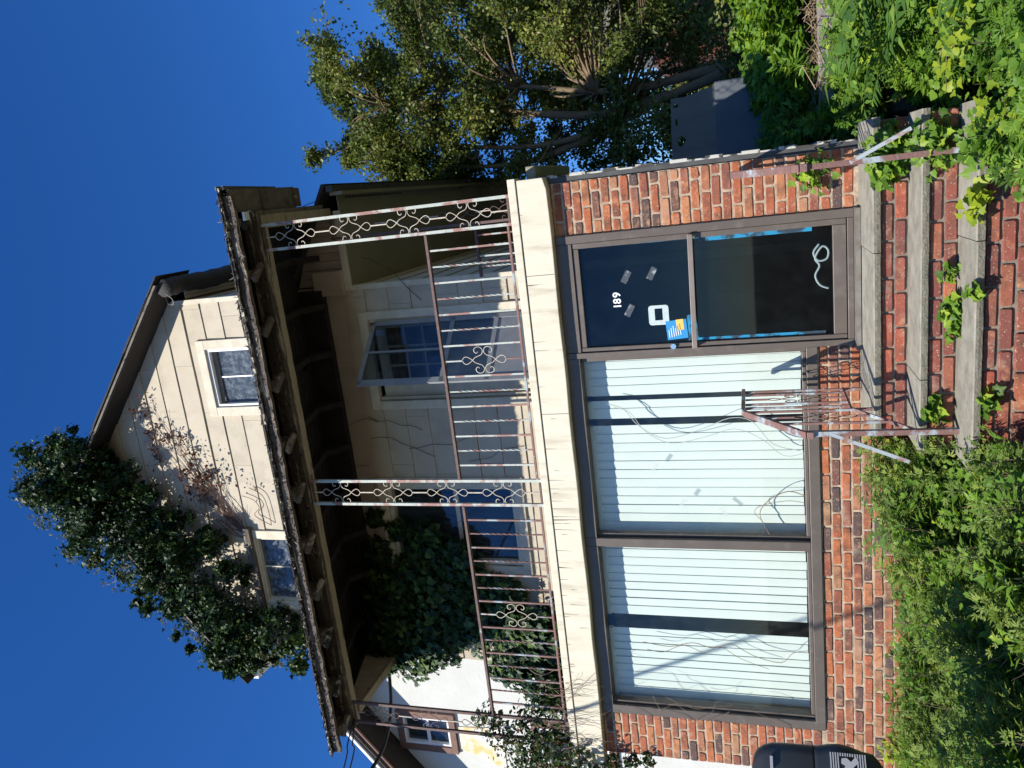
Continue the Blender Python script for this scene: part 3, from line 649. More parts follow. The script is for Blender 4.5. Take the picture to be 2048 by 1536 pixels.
sbar(.03, 1.80, .03, 3.76, .05, 'door_stile'); sbar(.97, 1.80, .97, 3.76, .06, 'door_stile')
for za, zb, mm, nm in ((2.42, 2.84, M['g_sky'], 'storm_pane'), (2.88, 3.72, M['g_sky'], 'storm_pane'), (1.85, 2.38, stm, 'kick_panel')):
    a = sd(.05, .002); c = sd(.95, .002); MB().bar((a[0], a[1], (za+zb)/2), (c[0], c[1], (za+zb)/2), .006, zb-za).build(nm, mm, sdo)
sbar(.5, 2.88, .5, 3.72, .02, 'glazing_bar')
for (x, z) in ((-1.0, 1.9),): pass

# ------------------------------------------------------------------ porch roof
pr = empty('porch_roof', -2.4, 6.4, 4.05, parent=house)
SR = .27; dk = lambda y: 4.172+SR*(y-5.65)
def wavy_board(name, x0, x1, y0, y1, z0, z1, m_, n=48, a=.006, par=pr, gaps=()):
    b = MB(); vs = []
    for i in range(n+1):
        x = x0+(x1-x0)*i/n; o1 = a*noise.noise(Vector((x*4, y0*5, 1)))+a*.8*noise.noise(Vector((x*17, y0*5, 1))); o2 = a*1.2*noise.noise(Vector((x*6, y0*5, 7)))+a*noise.noise(Vector((x*23, 0, 7)))
        if x > 0 or True: sag = .012*math.sin((x+5)*1.1)
        vs += [(x, y0+o1, z0+o2+sag*.4), (x, y0+o1*.5, z1+sag*.4), (x, y1, z1+sag*.4), (x, y1, z0+o2*.6+sag*.4)]
    b.add(vs, [(i*4+k, i*4+(k+1) % 4, (i+1)*4+(k+1) % 4, (i+1)*4+k) for i in range(n)for k in range(4)]+[(0, 1, 2, 3), (n*4+3, n*4+2, n*4+1, n*4)])
    return b.build(name, m_, par)
wavy_board('front_beam', -5.08, .10, 5.90, 5.955, 4.058, 4.205, M['peeled'], 120, .008)
wavy_board('beam_soffit', -5.06, .08, 5.957, 6.04, 4.052, 4.075, M['beam_under'], 90, .006)
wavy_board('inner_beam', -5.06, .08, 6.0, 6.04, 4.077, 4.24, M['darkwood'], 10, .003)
wavy_board('fascia_board', -5.13, .26, 5.635, 5.672, 4.075, 4.165, M['peeled'], 120, .012)
wavy_board('drip_edge', -5.14, .33, 5.600, 5.634, 4.150, 4.172, M['whiteedge'], 110, .012)
for x in (-.40, -.90, -1.40, -1.95, -2.44, -2.95, -3.44, -3.93, -4.49, -4.95, .04):
    b = MB(); z0 = 4.07; b.prismx([(5.674+random.uniform(0, .02), z0+random.uniform(-.012, .02)), (5.898, z0+.05), (5.898, dk(5.9)-.004), (5.674, dk(5.68)-.004)], x-.03, x+.03)
    b.build('rafter_tail', M['peeled_y'], pr)
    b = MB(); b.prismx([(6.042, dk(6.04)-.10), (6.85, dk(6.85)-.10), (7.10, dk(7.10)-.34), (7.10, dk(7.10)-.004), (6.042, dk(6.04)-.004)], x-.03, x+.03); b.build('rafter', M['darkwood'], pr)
    b = MB(); c0 = random.uniform(-.02, .02)     # splintered end block
    b.bar((x-.05+c0, 5.70, 4.055), (x+.07+c0, 5.86, 4.065), .05, .04); b.build('broken_block', M['whiteedge'] if random.random() < .4 else M['peeled_y'], pr)
MB().box(-5.0, XR, 7.11, 7.185, dk(7.15)-.30, dk(7.15)-.002).build('ledger', M['darkwood'], pr)
# sheathing boards of the roof, with gaps; the right end is rotted away beyond y 6.8
y = 5.64; k = 0
while y < 7.15:
    ye = min(y+.135, 7.18); xr = .32 if ye < 6.80 else .09
    xs = [-5.13, -3.4+random.uniform(-.6, .6), -1.5+random.uniform(-.4, .4), xr]
    for a, c in zip(xs[:-1], xs[1:]):
        if k in (6, 9) and c == xr: a += .03
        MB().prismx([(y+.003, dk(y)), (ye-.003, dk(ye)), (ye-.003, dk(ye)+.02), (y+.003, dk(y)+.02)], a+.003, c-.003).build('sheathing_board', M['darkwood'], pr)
    y = ye+(.003); k += 1
MB().prismx([(7.19, dk(7.19)), (8.2, dk(7.5)), (8.2, dk(7.5)+.02), (7.19, dk(7.19)+.02)], XR+.01, .0).build('sheathing_board', M['darkwood'], pr)
# shingles: two ragged front courses proud of the edge, then a continuous cover
for lay in range(3):
    x = -5.16-random.uniform(0, .1)
    while x < .33:
        wd = random.uniform(.12, .31); xe = min(x+wd, .345); y0 = 5.598-.012*random.random()+lay*.10+(.02 if random.random() < .3 else 0); zz = dk(y0)+.021+lay*.006+random.uniform(0, .004)
        dr = -.010*random.random() if lay == 0 else 0
        yb = y0+.3
        if xe-x > .03:
            MB().add([(x, y0, zz+dr-.012), (xe, y0+random.uniform(-.008, .008), zz+dr-.012), (xe, yb, dk(yb)+.024+lay*.006), (x, yb, dk(yb)+.024+lay*.006), (x, y0, zz+dr-.003), (xe, y0, zz+dr-.003), (xe, yb, dk(yb)+.033+lay*.006), (x, yb, dk(yb)+.033+lay*.006)],
                [(0, 1, 2, 3), (4, 7, 6, 5), (0, 4, 5, 1), (1, 5, 6, 2), (2, 6, 7, 3), (3, 7, 4, 0)]).build('shingle', M['shingle'], pr)
        x = xe+.004
MB().prismx([(6.1, dk(6.1)+.045), (7.185, dk(7.185)+.045), (7.185, dk(7.185)+.055), (6.1, dk(6.1)+.055)], -5.15, .09).build('roof_covering', M['shingle'], pr)
MB().prismx([(5.70, dk(5.70)+.036), (6.8, dk(6.8)+.036), (6.8, dk(6.8)+.050), (5.70, dk(5.70)+.050)], .095, .35).build('roof_covering', M['shingle'], pr)
n = 1500; xs_ = np.random.uniform(-5.12, .3, n); which = np.random.rand(n)
yy = np.where(which < .45, 5.602, np.where(which < .75, 5.633, 5.895)); zz = np.where(which < .45, 4.175, np.where(which < .75, np.random.uniform(4.08, 4.16, n), np.random.uniform(4.06, 4.2, n)))+np.random.uniform(-.012, .008, n)
xs_ = np.minimum(xs_, np.where(which < .75, .3, .08))
leaves('splinter', (np.array([(-.12, 0, 0), (.12, .1, .1), (.04, .9, .25), (-.05, .7, .1)], float), [(0, 1, 2), (0, 2, 3)]), np.column_stack([xs_, yy, zz]), rdir(n)*.5+np.array((0, -1, 0)), rdir(n)*np.array((1, .2, .6))+np.array((0, -.3, -.3)), np.random.uniform(.015, .055, n), leaf_mat('paint_flake', [(0, (.02, .016, .014)), (.6, (.06, .045, .035)), (.8, (.16, .13, .10)), (1, (.5, .45, .36))], .0, .9), pr, kind='stuff')
# right end: boxed overhang and side beam
MB().add([(.345, 5.62, 4.12), (.345, 6.82, 4.12+SR*1.05), (.345, 6.82, 4.24+SR*1.17), (.345, 5.62, 4.20), (.315, 5.62, 4.12), (.315, 6.82, 4.12+SR*1.05), (.315, 6.82, 4.24+SR*1.17), (.315, 5.62, 4.20)],
    [(0, 1, 2, 3), (4, 7, 6, 5), (0, 4, 5, 1), (1, 5, 6, 2), (2, 6, 7, 3), (3, 7, 4, 0)]).build('end_board', M['fascia_rot'], pr)
MB().prismx([(5.68, 4.11), (6.66, 4.11), (6.78, 4.20), (6.78, 4.30), (5.68, 4.135)], .125, .312).build('end_soffit', M['fascia_rot'], pr)
MB().box(-.03, .085, 6.06, 7.19, 4.055, 4.20, .004).build('side_beam', M['beam_under'], pr)
MB().box(.087, .118, 5.93, 7.05, 4.06, 4.20, .006).build('side_board', M['fascia_rot'], pr)
MB().box(.05, .12, 5.70, 5.76, 4.02, 4.045, .002).build('white_offcut', M['vinyl'], pr)
for (yy, z0) in ((6.10, 4.14), (6.62, 4.17)): MB().box(.13, .30, yy, yy+.09, 4.085, 4.109, .004).build('lookout', M['peeled_y'], pr)
MB().box(.02, .05, 6.93, 6.97, 4.20, 4.32).build('wood_stub', M['whiteedge'], pr)
MB().box(.0, .03, 7.03, 7.06, 4.20, 4.28, .008).build('wood_stub', M['darkwood'], pr)
# left end wedge of vertical boards with beige trim below
wd_ = empty('end_wedge', -4.9, 6.6, 4.05, parent=pr) if False else pr
y = 6.045
while y < 7.15:
    ye = min(y+.1, 7.17); MB().prismx([(y, 4.085), (ye-.004, 4.085), (ye-.004, dk(ye)-.105), (y, dk(y)-.105)], -4.935, -4.905+.004*random.random()).build('wedge_board', M['siding'], pr); y = ye
MB().box(-4.99, -4.90, 6.045, 7.17, 4.04, 4.082).build('wedge_trim', M['beam_under'], pr)
# right of the house: lean-to over the side with olive soffit
lt = empty('side_lean_to', -.2, 9, 3.9, parent=house)
x = -.70
while x < .0:
    xe = min(x+.085, .02); tz = lambda q: 4.60-.42*(q+.72)
    MB().prism([(x, 4.00), (xe-.004, 4.00), (xe-.004, tz(xe)), (x, tz(x))], 7.205, 7.235-.004*random.random()).build('gable_board', M['siding'], lt); x = xe
MB().box(-.76, .05, 7.17, 7.203, 3.955, 4.03).build('lean_to_trim', M['trim'], lt, bevel=.004)
MB().box(-.80, -.55, 7.12, 7.18, 4.03, 4.36, .003).build('trim_board', M['siding'], lt)
MB().add([(-.74, 7.2, 3.962), (.20, 7.2, 3.962), (.24, 14, 3.90), (-.74, 14, 3.90), (-.74, 7.2, 3.975), (.20, 7.2, 3.975), (.24, 14, 3.915), (-.74, 14, 3.915)],
    [(0, 1, 2, 3), (4, 7, 6, 5), (0, 4, 5, 1), (1, 5, 6, 2), (2, 6, 7, 3), (3, 7, 4, 0)]).build('soffit', M['soffit'], lt)
for k in range(42):
    y = 7.35+k*.075; MB().box(.165, .185, y, y+.045, 3.948, 3.957).build('vent_slot', M['vent'], lt)
MB().box(.20, .235, 7.12, 14, 3.86, 4.0).build('fascia', M['soffit'], lt)
MB().box(.236, .30, 7.10, 14, 3.95, 4.02).build('gutter', M['gutter'], lt)
b = MB(); b.add([(-.74, 7.1, 4.66), (.32, 7.1, 4.03), (.32, 12.5, 4.03), (-.74, 12.5, 4.66), (-.74, 7.1, 4.70), (.32, 7.1, 4.07), (.32, 12.5, 4.07), (-.74, 12.5, 4.70)],
    [(0, 1, 2, 3), (4, 7, 6, 5), (0, 4, 5, 1), (1, 5, 6, 2), (2, 6, 7, 3), (3, 7, 4, 0)]); b.build('lean_to_roof', M['shingle'], lt)
MB().tube(catmull([(.10, 6.8, 4.2), (.14, 6.95, 4.17), (.17, 7.1, 4.10), (.19, 7.3, 4.02)], 4), .004, 4).build('loose_wire', M['rubber'], lt)

# ------------------------------------------------------------------ main gable roof
gr = empty('gable_roof', -2.9, 7.1, 6.1, parent=house)
def slab(sgn):
    # plane z = c -.81*|x+2.9|...
    X0 = -2.9; xe = X0+sgn*2.40; zc = lambda x, c: c-SL*(x+0) if sgn > 0 else c+SL*(x+5.8)
    b = MB()
    def pt(x, c): return (x, zc(x, c))
    b.prism([pt(X0, 5.717), pt(xe, 5.717), pt(xe, 5.75), pt(X0, 5.75)], 6.875, 14.2); b.build('roof_slope', M['shingle'], gr)
    b = MB(); b.prism([pt(X0, 5.695), pt(xe, 5.695), pt(xe, 5.714), pt(X0, 5.714)], 6.875, 7.25); b.build('verge_soffit', M['barge'], gr)
    # shingle edge tabs, ragged
    t = 0; Ls = 2.5
    while t < Ls:
        d = random.uniform(.12, .25); xa = X0+sgn*t; xb = X0+sgn*min(t+d, Ls); o = random.uniform(-.012, .01)
        for q in (0, 1):
            b = MB(); b.prism([pt(xa, 5.753+q*.02), pt(xb, 5.753+q*.02), pt(xb, 5.766+q*.022+o), pt(xa, 5.768+q*.022+o*.3)], 6.835+random.uniform(0, .025)+q*.02, 7.4); b.build('shingle', M['shingle'], gr)
        t += d+.003
    b = MB(); b.prism([pt(X0, 5.708), pt(xe, 5.708), pt(xe, 5.740), pt(X0, 5.740)], 6.860, 6.872); b.build('drip_edge', M['fascia_rot'], gr)
slab(1); slab(-1)
# eave on the right: rolled dark felt over the edge and a boarded soffit
b = MB(); pts = [(-.545, 6.92, 6.06), (-.53, 7.2, 6.09), (-.54, 7.6, 6.06), (-.53, 8.2, 6.09), (-.54, 9.5, 6.07), (-.53, 14, 6.09)]
b.tube(catmull(pts, 6), [.10+.006*math.sin(k*1.9) for k in range(31)], 10); b.build('rolled_felt', M['shingle'], gr, smooth=True)
for k in range(5): MB().box(-.70+k*.04, -.664+k*.04, 7.2, 12.6, 6.045, 6.055).build('soffit_strip', M['siding'], gr)
MB().tube(catmull([(-.60, 6.90, 6.04), (-.66, 6.90, 5.97), (-.72, 6.91, 5.98), (-.71, 6.92, 6.05), (-.64, 6.92, 6.06)], 4), .006, 5).build('loose_wire', M['rubber'], gr)
b = MB(); b.box(-5.42, -5.30, 7.0, 7.9, 6.02, 6.10); b.build('gutter_end', M['vinyl'], gr, bevel=.004)

# ------------------------------------------------------------------ wrought iron
def motif_mesh():
    b = MB(); q = [(0, .195), (-.02, .182), (-.036, .155), (-.026, .12), (0, .084), (.03, .055), (.052, .03), (.062, .008)]
    # from the crossing point the rod swings out to the side scroll
    c = [(0, .195), (-.022, .183), (-.034, .158), (-.024, .122), (0, .088), (.022, .058), (.046, .020)]
    curl = [(.046, .020), (.060, .004), (.078, .006), (.094, .024), (.099, .05), (.088, .074), (.066, .078), (.052, .062), (.058, .046), (.070, .048)]
    path = [(0, .195), (-.024, .180), (-.032, .155), (-.018, .125), (0, .102), (.022, .078), (.034, .048), (.047, .019), (.075, .005), (.103, .017), (.113, .046), (.100, .074), (.079, .080), (.063, .069), (.062, .054), (.073, .049)]
    for sx in (1, -1):
        for sz in (1, -1):
            b.tube([(p.x*sx, 0, p.y*sz) for p in catmull([(a[0], a[1], 0) for a in path], 5)], .0036, 4)
    me = b.mesh('scroll', M['scroll'], (0, 0, H)); return me
SCROLL = motif_mesh()
SCROLL_D = SCROLL.copy(); SCROLL_D.materials.clear(); SCROLL_D.materials.append(M['raild'])
def column(x0, x1, y, label, along='x', m_='railw', sc=None):
    sc = sc or SCROLL
    root = empty('iron_column', (x0+x1)/2, y, 1.78, label=label, cat='column', group='scrolled iron columns holding up the porch roof')
    zt = 4.05; zb = 1.772
    for xx in (x0+.0125, x1-.0125): MB().box(xx-.0125, xx+.0125, y-.0125, y+.0125, zb, zt).build('upright', M[m_], root)
    for zz in (zb+.03, zt-.018): MB().box(x0+.026, x1-.026, y-.009, y+.009, zz-.009, zz+.009).build('cross_bar', M['raild'], root)
    xc = (x0+x1)/2; prev = zt-.027
    for z in (3.735, 3.205, 2.67, 2.14):
        inst('scroll', sc, (xc, y, z), root)
        MB().box(xc-.005, xc+.005, y-.005, y+.005, z+.195, prev).build('link_bar', M['scroll'], root); prev = z-.195
    MB().box(xc-.005, xc+.005, y-.005, y+.005, zb+.04, prev).build('link_bar', M['scroll'], root)
    MB().box(x0-.01, x1+.01, y-.03, y+.03, zb-.001, zb+.005).build('foot_plate', M['raild'], root)
    return root
column(-.235, .005, 5.95, 'rightmost front iron column with peeling white uprights')
column(-2.622, -2.372, 5.95, 'middle front iron column between the two balcony railings')
column(-5.02, -4.77, 5.95, 'left iron column of the porch partly grown over with ivy', sc=SCROLL_D, m_='raild')
column(-.235, .0, 7.10, 'rear iron column in the shade against the house wall', m_='raild', sc=SCROLL_D)
def twisted(x, y, z0, z1, m_):
    b = MB(); n = 40; vs = []; s = .008
    for i in range(n+1):
        z = z0+(z1-z0)*i/n; t = (i/n-.12)/.76; a = math.pi*5*min(1, max(0, t))
        for k in range(4): vs.append((x+s*math.cos(a+k*math.pi/2+math.pi/4), y+s*math.sin(a+k*math.pi/2+math.pi/4), z))
    b.add(vs, [(i*4+k, i*4+(k+1) % 4, (i+1)*4+(k+1) % 4, (i+1)*4+k) for i in range(n) for k in range(4)]); return b
def railing(xa, xb, y, label, n=15, scr=7, m_='railw', zt=2.53, zb=1.822):
    root = empty('balcony_railing', (xa+xb)/2, y, zb, label=label, cat='railing', group='iron railings round the balcony')
    MB().box(xa, xb, y-.018, y-.006, zt-.010, zt+.012).build('top_rail', M['raild'], root)
    MB().box(xa, xb, y+.002, y+.016, zt-.012, zt+.016).build('top_rail', M['raild'], root)
    MB().box(xa, xb, y-.012, y+.012, zb-.008, zb+.008).build('bottom_rail', M['railr'], root)
    for i in range(1, n+1):
        x = xb+(xa-xb)*i/(n+1)
        if i == scr+1 and scr: 
            inst('scroll', SCROLL, (x, y, 2.165), root)
            MB().box(x-.006, x+.006, y-.006, y+.006, 2.36, zt-.012).build('baluster', M['railw'], root); MB().box(x-.006, x+.006, y-.006, y+.006, zb+.01, 1.97).build('baluster', M['railr'], root)
        elif i % 2 == 0: twisted(x, y, zb+.009, zt-.012, m_).build('baluster', M[m_], root)
        else: MB().box(x-.0075, x+.0075, y-.0075, y+.0075, zb+.009, zt-.012).build('baluster', M[m_], root)
    return root
railing(-2.372, -.236, 5.95, 'front balcony railing on the right, in front of the storm door')
railing(-4.77, -2.623, 5.95, 'front balcony railing on the left, with ivy growing through', m_='railr')
railing(-.735, -.237, 7.10, 'short rear railing between house corner and back column', n=4, scr=0, zt=2.50)

# stair handrails
def stair_rail(x, bx, bz0, label, side):
    root = empty('stair_handrail', x, 5.4, -.95, label=label, cat='handrail', group='rusty handrails beside the front steps')
    hr = [(x, 5.95, .10), (x, 5.42, .10), (x, 5.37, .085), (x, 4.93, -.245), (x, 4.885, -.285), (x, 4.88, -.325)]
    b = MB()
    for a, c in zip(hr[:-1], hr[1:]): b.bar(a, c, .045, .026)
    b.build('hand_rail', M['railr'], root, bevel=.004)
    zt = lambda y: .085 if y > 5.4 else .085-.75*(5.4-y)
    zbm = lambda y: -.60 if y > 5.42 else -.60-.62*(5.42-y)
    for y in (5.92, 5.83, 5.585, 5.49, 5.40, 5.12): MB().box(x-.0075, x+.0075, y-.0075, y+.0075, zbm(y), zt(y)).build('baluster', M['railr'], root)
    MB().box(x-.016, x+.016, 4.895, 4.93, -1.16, -.26).build('newel_post', M['railr'], root)
    for ya_ in (5.90, 5.39): MB().box(x-.010, x+.010, ya_, ya_+.02, -.74, -.60).build('foot', M['railr'], root)
    b = MB().bar((x, 5.93, -.60), (x, 5.42, -.60), .022, .014).bar((x, 5.42, -.60), (x, 4.91, -.92), .022, .014); b.build('bottom_rail', M['railr'], root)
    for yc, zc in ((5.71, -.27), (5.26, -.42)):
        o = inst('scroll', SCROLL_D, (x, yc, zc), root, rot=(0, 0, R(90)), scale=(.8, 1, 1))
        MB().box(x-.006, x+.006, yc-.006, yc+.006, zc+.19, zt(yc)).box(x-.006, x+.006, yc-.006, yc+.006, zbm(yc), zc-.19).build('link_bar', M['railr'], root)
    MB().bar((x, 4.90, bz0), (bx, 4.88, -.86), .014, .022).build('brace', mat('brace_grey_paint', (.36, .40, .42), .6, (.27, .14, .11), 12, th=(.5, .6)), root)
    return root
stair_rail(-1.66, -1.84, -.42, 'left handrail beside the steps, leaning iron brace and sloping top', -1)
stair_rail(-.045, .10, -.55, 'right handrail beside the steps seen edge on, weeds at its foot', 1)

# ------------------------------------------------------------------ front steps
st = empty('front_steps', -.8, 5.3, -1.42, label='brick front steps with worn grey stone treads and weeds', cat='steps')
SX0, SX1 = -1.83, .20
def tread(y0, y1, zt, cuts):
    xs = [SX0]+cuts+[SX1]
    for a, c in zip(xs[:-1], xs[1:]):
        n = max(4, int((c-a)/.06)); vs = []; dz = random.uniform(-.003, .003)
        for i in range(n+1):
            x = a+.003+(c-a-.006)*i/n; o = .005*noise.noise(Vector((x*9, zt*3, 0)))+.003*noise.noise(Vector((x*31, zt*3, 0)))
            o2 = .004*noise.noise(Vector((x*11, zt*3, 5)))
            vs += [(x, y0+o+.004, zt-.042+o2), (x, y0+o2*.6, zt-.022), (x, y0+o*.5, zt-.006+dz), (x, y0+.010+o*.5, zt+dz), (x, y1, zt+dz), (x, y1, zt-.042)]
        k = 6; b = MB(); fsA = []; 
        for i in range(n):
            for q in range(k): fsA.append((i*k+q, i*k+(q+1) % k, (i+1)*k+(q+1) % k, (i+1)*k+q))
        b.add(vs, fsA+[tuple(range(k)), tuple(n*k+q for q in range(k))[::-1]])
        b.mi = [1 if (i % k) in (0, 1) and i < n*k else 0 for i in range(len(b.f))]
        b.build('stone_tread', [M['concrete'], M['concrete_edge']], st)
tread(5.325, 5.985, -.728, [-.62]); tread(4.985, 5.385, -.932, [-1.36]); tread(4.635, 5.04, -1.13, [-.52])
for yf, zt, zb, ph in ((5.365, -.771, -.932, 0), (5.022, -.975, -1.13, 1), (4.675, -1.173, -1.43, 0)):
    mortar(st, SX0+.03, SX1-.02, zb, zt, yf, 'mortar_dirty', d=.25); bricks(st, SX0+.03, SX1-.02, zb+.01, zt-.004, yf, ph, ch=.0762, BL=.215, m_='brick2')
for y0, z1 in ((5.40, -.775), (5.06, -.98)): MB().box(SX0+.04, SX1-.03, y0+.23, 6.0, -1.42, z1).build('core', M['mortar_dirty'], st)
# moss along the foot
def moss(name, n, x0, x1, y0, y1, z, label=None):
    p = np.column_stack([np.random.uniform(x0, x1, n), np.random.uniform(y0, y1, n), np.full(n, z)+np.random.uniform(0, .015, n)])
    return leaves(name, T_small, p, rdir(n)*.6+np.array((0, -.2, 1)), rdir(n)+np.array((0, 0, .8)), np.random.uniform(.008, .022, n), leaf_mat('moss_tuft', [(0, (.05, .06, .02)), (1, (.22, .19, .09))], .2, .9), kind='stuff', label=label or 'dry moss growing along the foot of the bottom step')
moss('moss', 9000, -1.3, .1, 4.50, 4.68, -1.41)
for (y, z, x0, x1) in ((5.35, -.928, -1.5, -.1), (5.01, -1.128, -1.5, .0), (5.96, -.724, -1.3, -.3)):
    pass

# ------------------------------------------------------------------ neighbour on the left
nb = empty('neighbour_house', -9.5, 11, -1.42, label='white stucco gabled neighbour house with brown window trim behind the porch', cat='house')
NS = .79; NX, NZ = -8.6, 7.41; nz_ = lambda x: NZ-NS*abs(x-NX)
nw = [(-9.62, -8.98, 5.52, 6.50), (-9.75, -8.95, 2.6, 3.9)]
ps = [[(-13, -1.4), (-5.5, -1.4), (-5.5, nz_(-5.5)), (NX, NZ), (-13, nz_(-13))]]
for w_ in nw: ps = [q for p in ps for q in subtract(p, w_)]
b = MB()
for p in ps: b.prism(p, 11.0, 11.25)
b.build('stucco_wall', M['stucco'], nb)
MB().box(-13, -5.5, 11.3, 18, -1.4, 5.0).build('house_body', M['stucco'], nb)
for q in ((-9.62, -8.98, 5.52, 6.50), (-9.75, -8.95, 2.6, 3.9)):
    wn = empty('window', (q[0]+q[1])/2, 11, q[2], parent=nb)
    frame4(q[0]-.09, q[1]+.09, q[2]-.09, q[3]+.09, .12, 10.94, 11.02, 'window_trim', M['brownframe'], wn)
    frame4(q[0]+.03, q[1]-.03, q[2]+.03, q[3]-.03, .045, 10.97, 11.06, 'sash', M['vinyl'], wn, .002)
    MB().box(q[0]+.07, q[1]-.07, 11.04, 11.05, q[2]+.07, q[3]-.07).build('pane', M['g_sky'], wn)
    MB().box(q[0]+.07, q[1]-.07, 11.02, 11.06, (q[2]+q[3])/2-.03, (q[2]+q[3])/2+.03).build('meeting_rail', M['vinyl'], wn)
    MB().box(q[0], q[1], 11.2, 11.22, q[2], q[3]).build('blind', mat('neighbour_blind', (.3, .36, .40), .8), wn)
for sgn in (1, -1):
    X0 = NX; f_ = lambda x, o: (x, NZ-NS*abs(x-NX)+o); xe = X0-sgn*4.3
    MB().prism([f_(X0, .02), f_(xe, .02), f_(xe, .16), f_(X0, .16)], 10.45, 18.2).build('roof', M['shingle'], nb)
    MB().prism([f_(X0, .0), f_(xe, .0), f_(xe, .02), f_(X0, .02)], 10.5, 11.0).build('soffit', M['barge'], nb)
    MB().prism([f_(X0, -.06), f_(xe, -.06), f_(xe, .03), f_(X0, .03)], 10.40, 10.44).build('barge_board', M['brownframe'], nb)
    MB().prism([f_(X0, .035), f_(xe, .035), f_(xe, .10), f_(X0, .10)], 10.36, 10.42).build('rake_board', M['fascia_rot'], nb)
    MB().prism([f_(X0, .105), f_(xe, .105), f_(xe, .17), f_(X0, .17)], 10.32, 10.42).build('rake_gutter', M['vinyl'], nb)
MB().prism([(-9.95, 4.55), (-9.1, 4.55), (-9.15, 5.40), (-9.6, 5.42)], 10.985, 10.995).build('rust_stain', M['rust_stain'], nb)

# ------------------------------------------------------------------ behind on the right
fb = empty('background_building', 6, 20, -.2, label='shaded building with brick base and grey siding behind trees on the right', cat='building')
MB().box(2.6, 14, 20, 27, -1.5, 2.05).build('brick_base', M['farbrick'], fb)
z = 2.05
while z < 5.2: MB().box(3.35, 13.4, 19.97+random.uniform(0, .01), 26.5, z, z+.148).build('siding_board', M['farsiding'], fb); z += .15
MB().box(3.75, 4.6, 19.93, 20.0, 1.2, 2.2).build('window', M['black'], fb)
b = MB()
for k in range(26): b.box(2.55+k*.45, 2.57+k*.45, 19.985, 19.999, -1.2, 2.04)
for k in range(1, 28): b.box(2.6, 14, 19.986, 19.998, -1.2+k*.12, -1.19+k*.12)
o = b.build('mortar_lines', M['mortar_dirty'], fb); o['kind'] = 'stuff'
cf = empty('chain_link_fence', 4, 14, 0, label='chain link fence in shade before the brick building', cat='fence')
b = MB()
for k in range(90):
    x = 1.6+k*.075; b.bar((x, 14, -.1), (x+1.7, 14, 1.6), .006, .006); b.bar((x+1.7, 14.012, -.1), (x, 14.012, 1.6), .006, .006)
o = b.build('wire_mesh', M['wire'], cf); o['kind'] = 'stuff'
for x in (1.7, 4.2, 6.7, 9.2): MB().tube([(x, 14.03, -.3), (x, 14.03, 1.65)], .03, 8).build('fence_post', M['wire'], cf)
MB().tube([(1.6, 14.03, 1.62), (9.4, 14.03, 1.62)], .02, 8).build('top_pipe', M['wire'], cf)

# weathered plywood screen with rot holes beside the side wall
wb = empty('weathered_board', .55, 9, -.4, label='grey weathered plywood sheet with rot holes behind the brick corner', cat='board')
def holed(outline, holes, y0, y1, m_, name, par):
    tri = tessellate_polygon([[Vector((p[0], p[1], 0)) for p in L_] for L_ in [outline]+holes]); pts = [p for L_ in [outline]+holes for p in L_]; n = len(pts)
    b = MB(); vs = [(p[0], y0, p[1]) for p in pts]+[(p[0], y1, p[1]) for p in pts]; fs = [tuple(t) for t in tri]+[tuple(i+n for i in t) for t in tri]; s = 0
    for L_ in [outline]+holes:
        k = len(L_); fs += [(s+i, s+(i+1) % k, s+(i+1) % k+n, s+i+n) for i in range(k)]; s += k
    b.add(vs, fs); return b.build(name, m_, par)
def blob(cx_, cz_, a, c, n=9): return [(cx_+a*math.cos(2*math.pi*k/n)*random.uniform(.7, 1.15), cz_+c*math.sin(2*math.pi*k/n)*random.uniform(.7, 1.2)) for k in range(n)]
holed([(.12, -.5), (.86, -.5), (.90, .2), (.845, .42), (.80, .62), (.80, .765), (.60, .775), (.12, .79)], [blob(.35, .68, .055, .045), blob(.55, .72, .04, .018), blob(.72, .72, .02, .03)], 9.0, 9.02, M['plywood'], 'plywood_sheet', wb)
MB().box(.12, .90, 8.96, 8.998, -.5, .30, .01).build('lower_sheet', M['tarp'], wb)

# retaining timbers
t1 = MB().box(.35, 2.8, 6.93, 7.08, -.70, -.56, .01).build('retaining_timber', M['greywood'], bevel=.012, base=True, label='upper weathered grey timber edging the raised bed on the right', cat='timber', group='timbers edging the right hand bed')
t2 = MB().box(.16, 2.6, 6.84, 6.98, -.855, -.71, .01).build('retaining_timber', M['greywood'], bevel=.012, base=True, label='lower weathered timber under the first one, half buried in weeds', cat='timber', group='timbers edging the right hand bed')

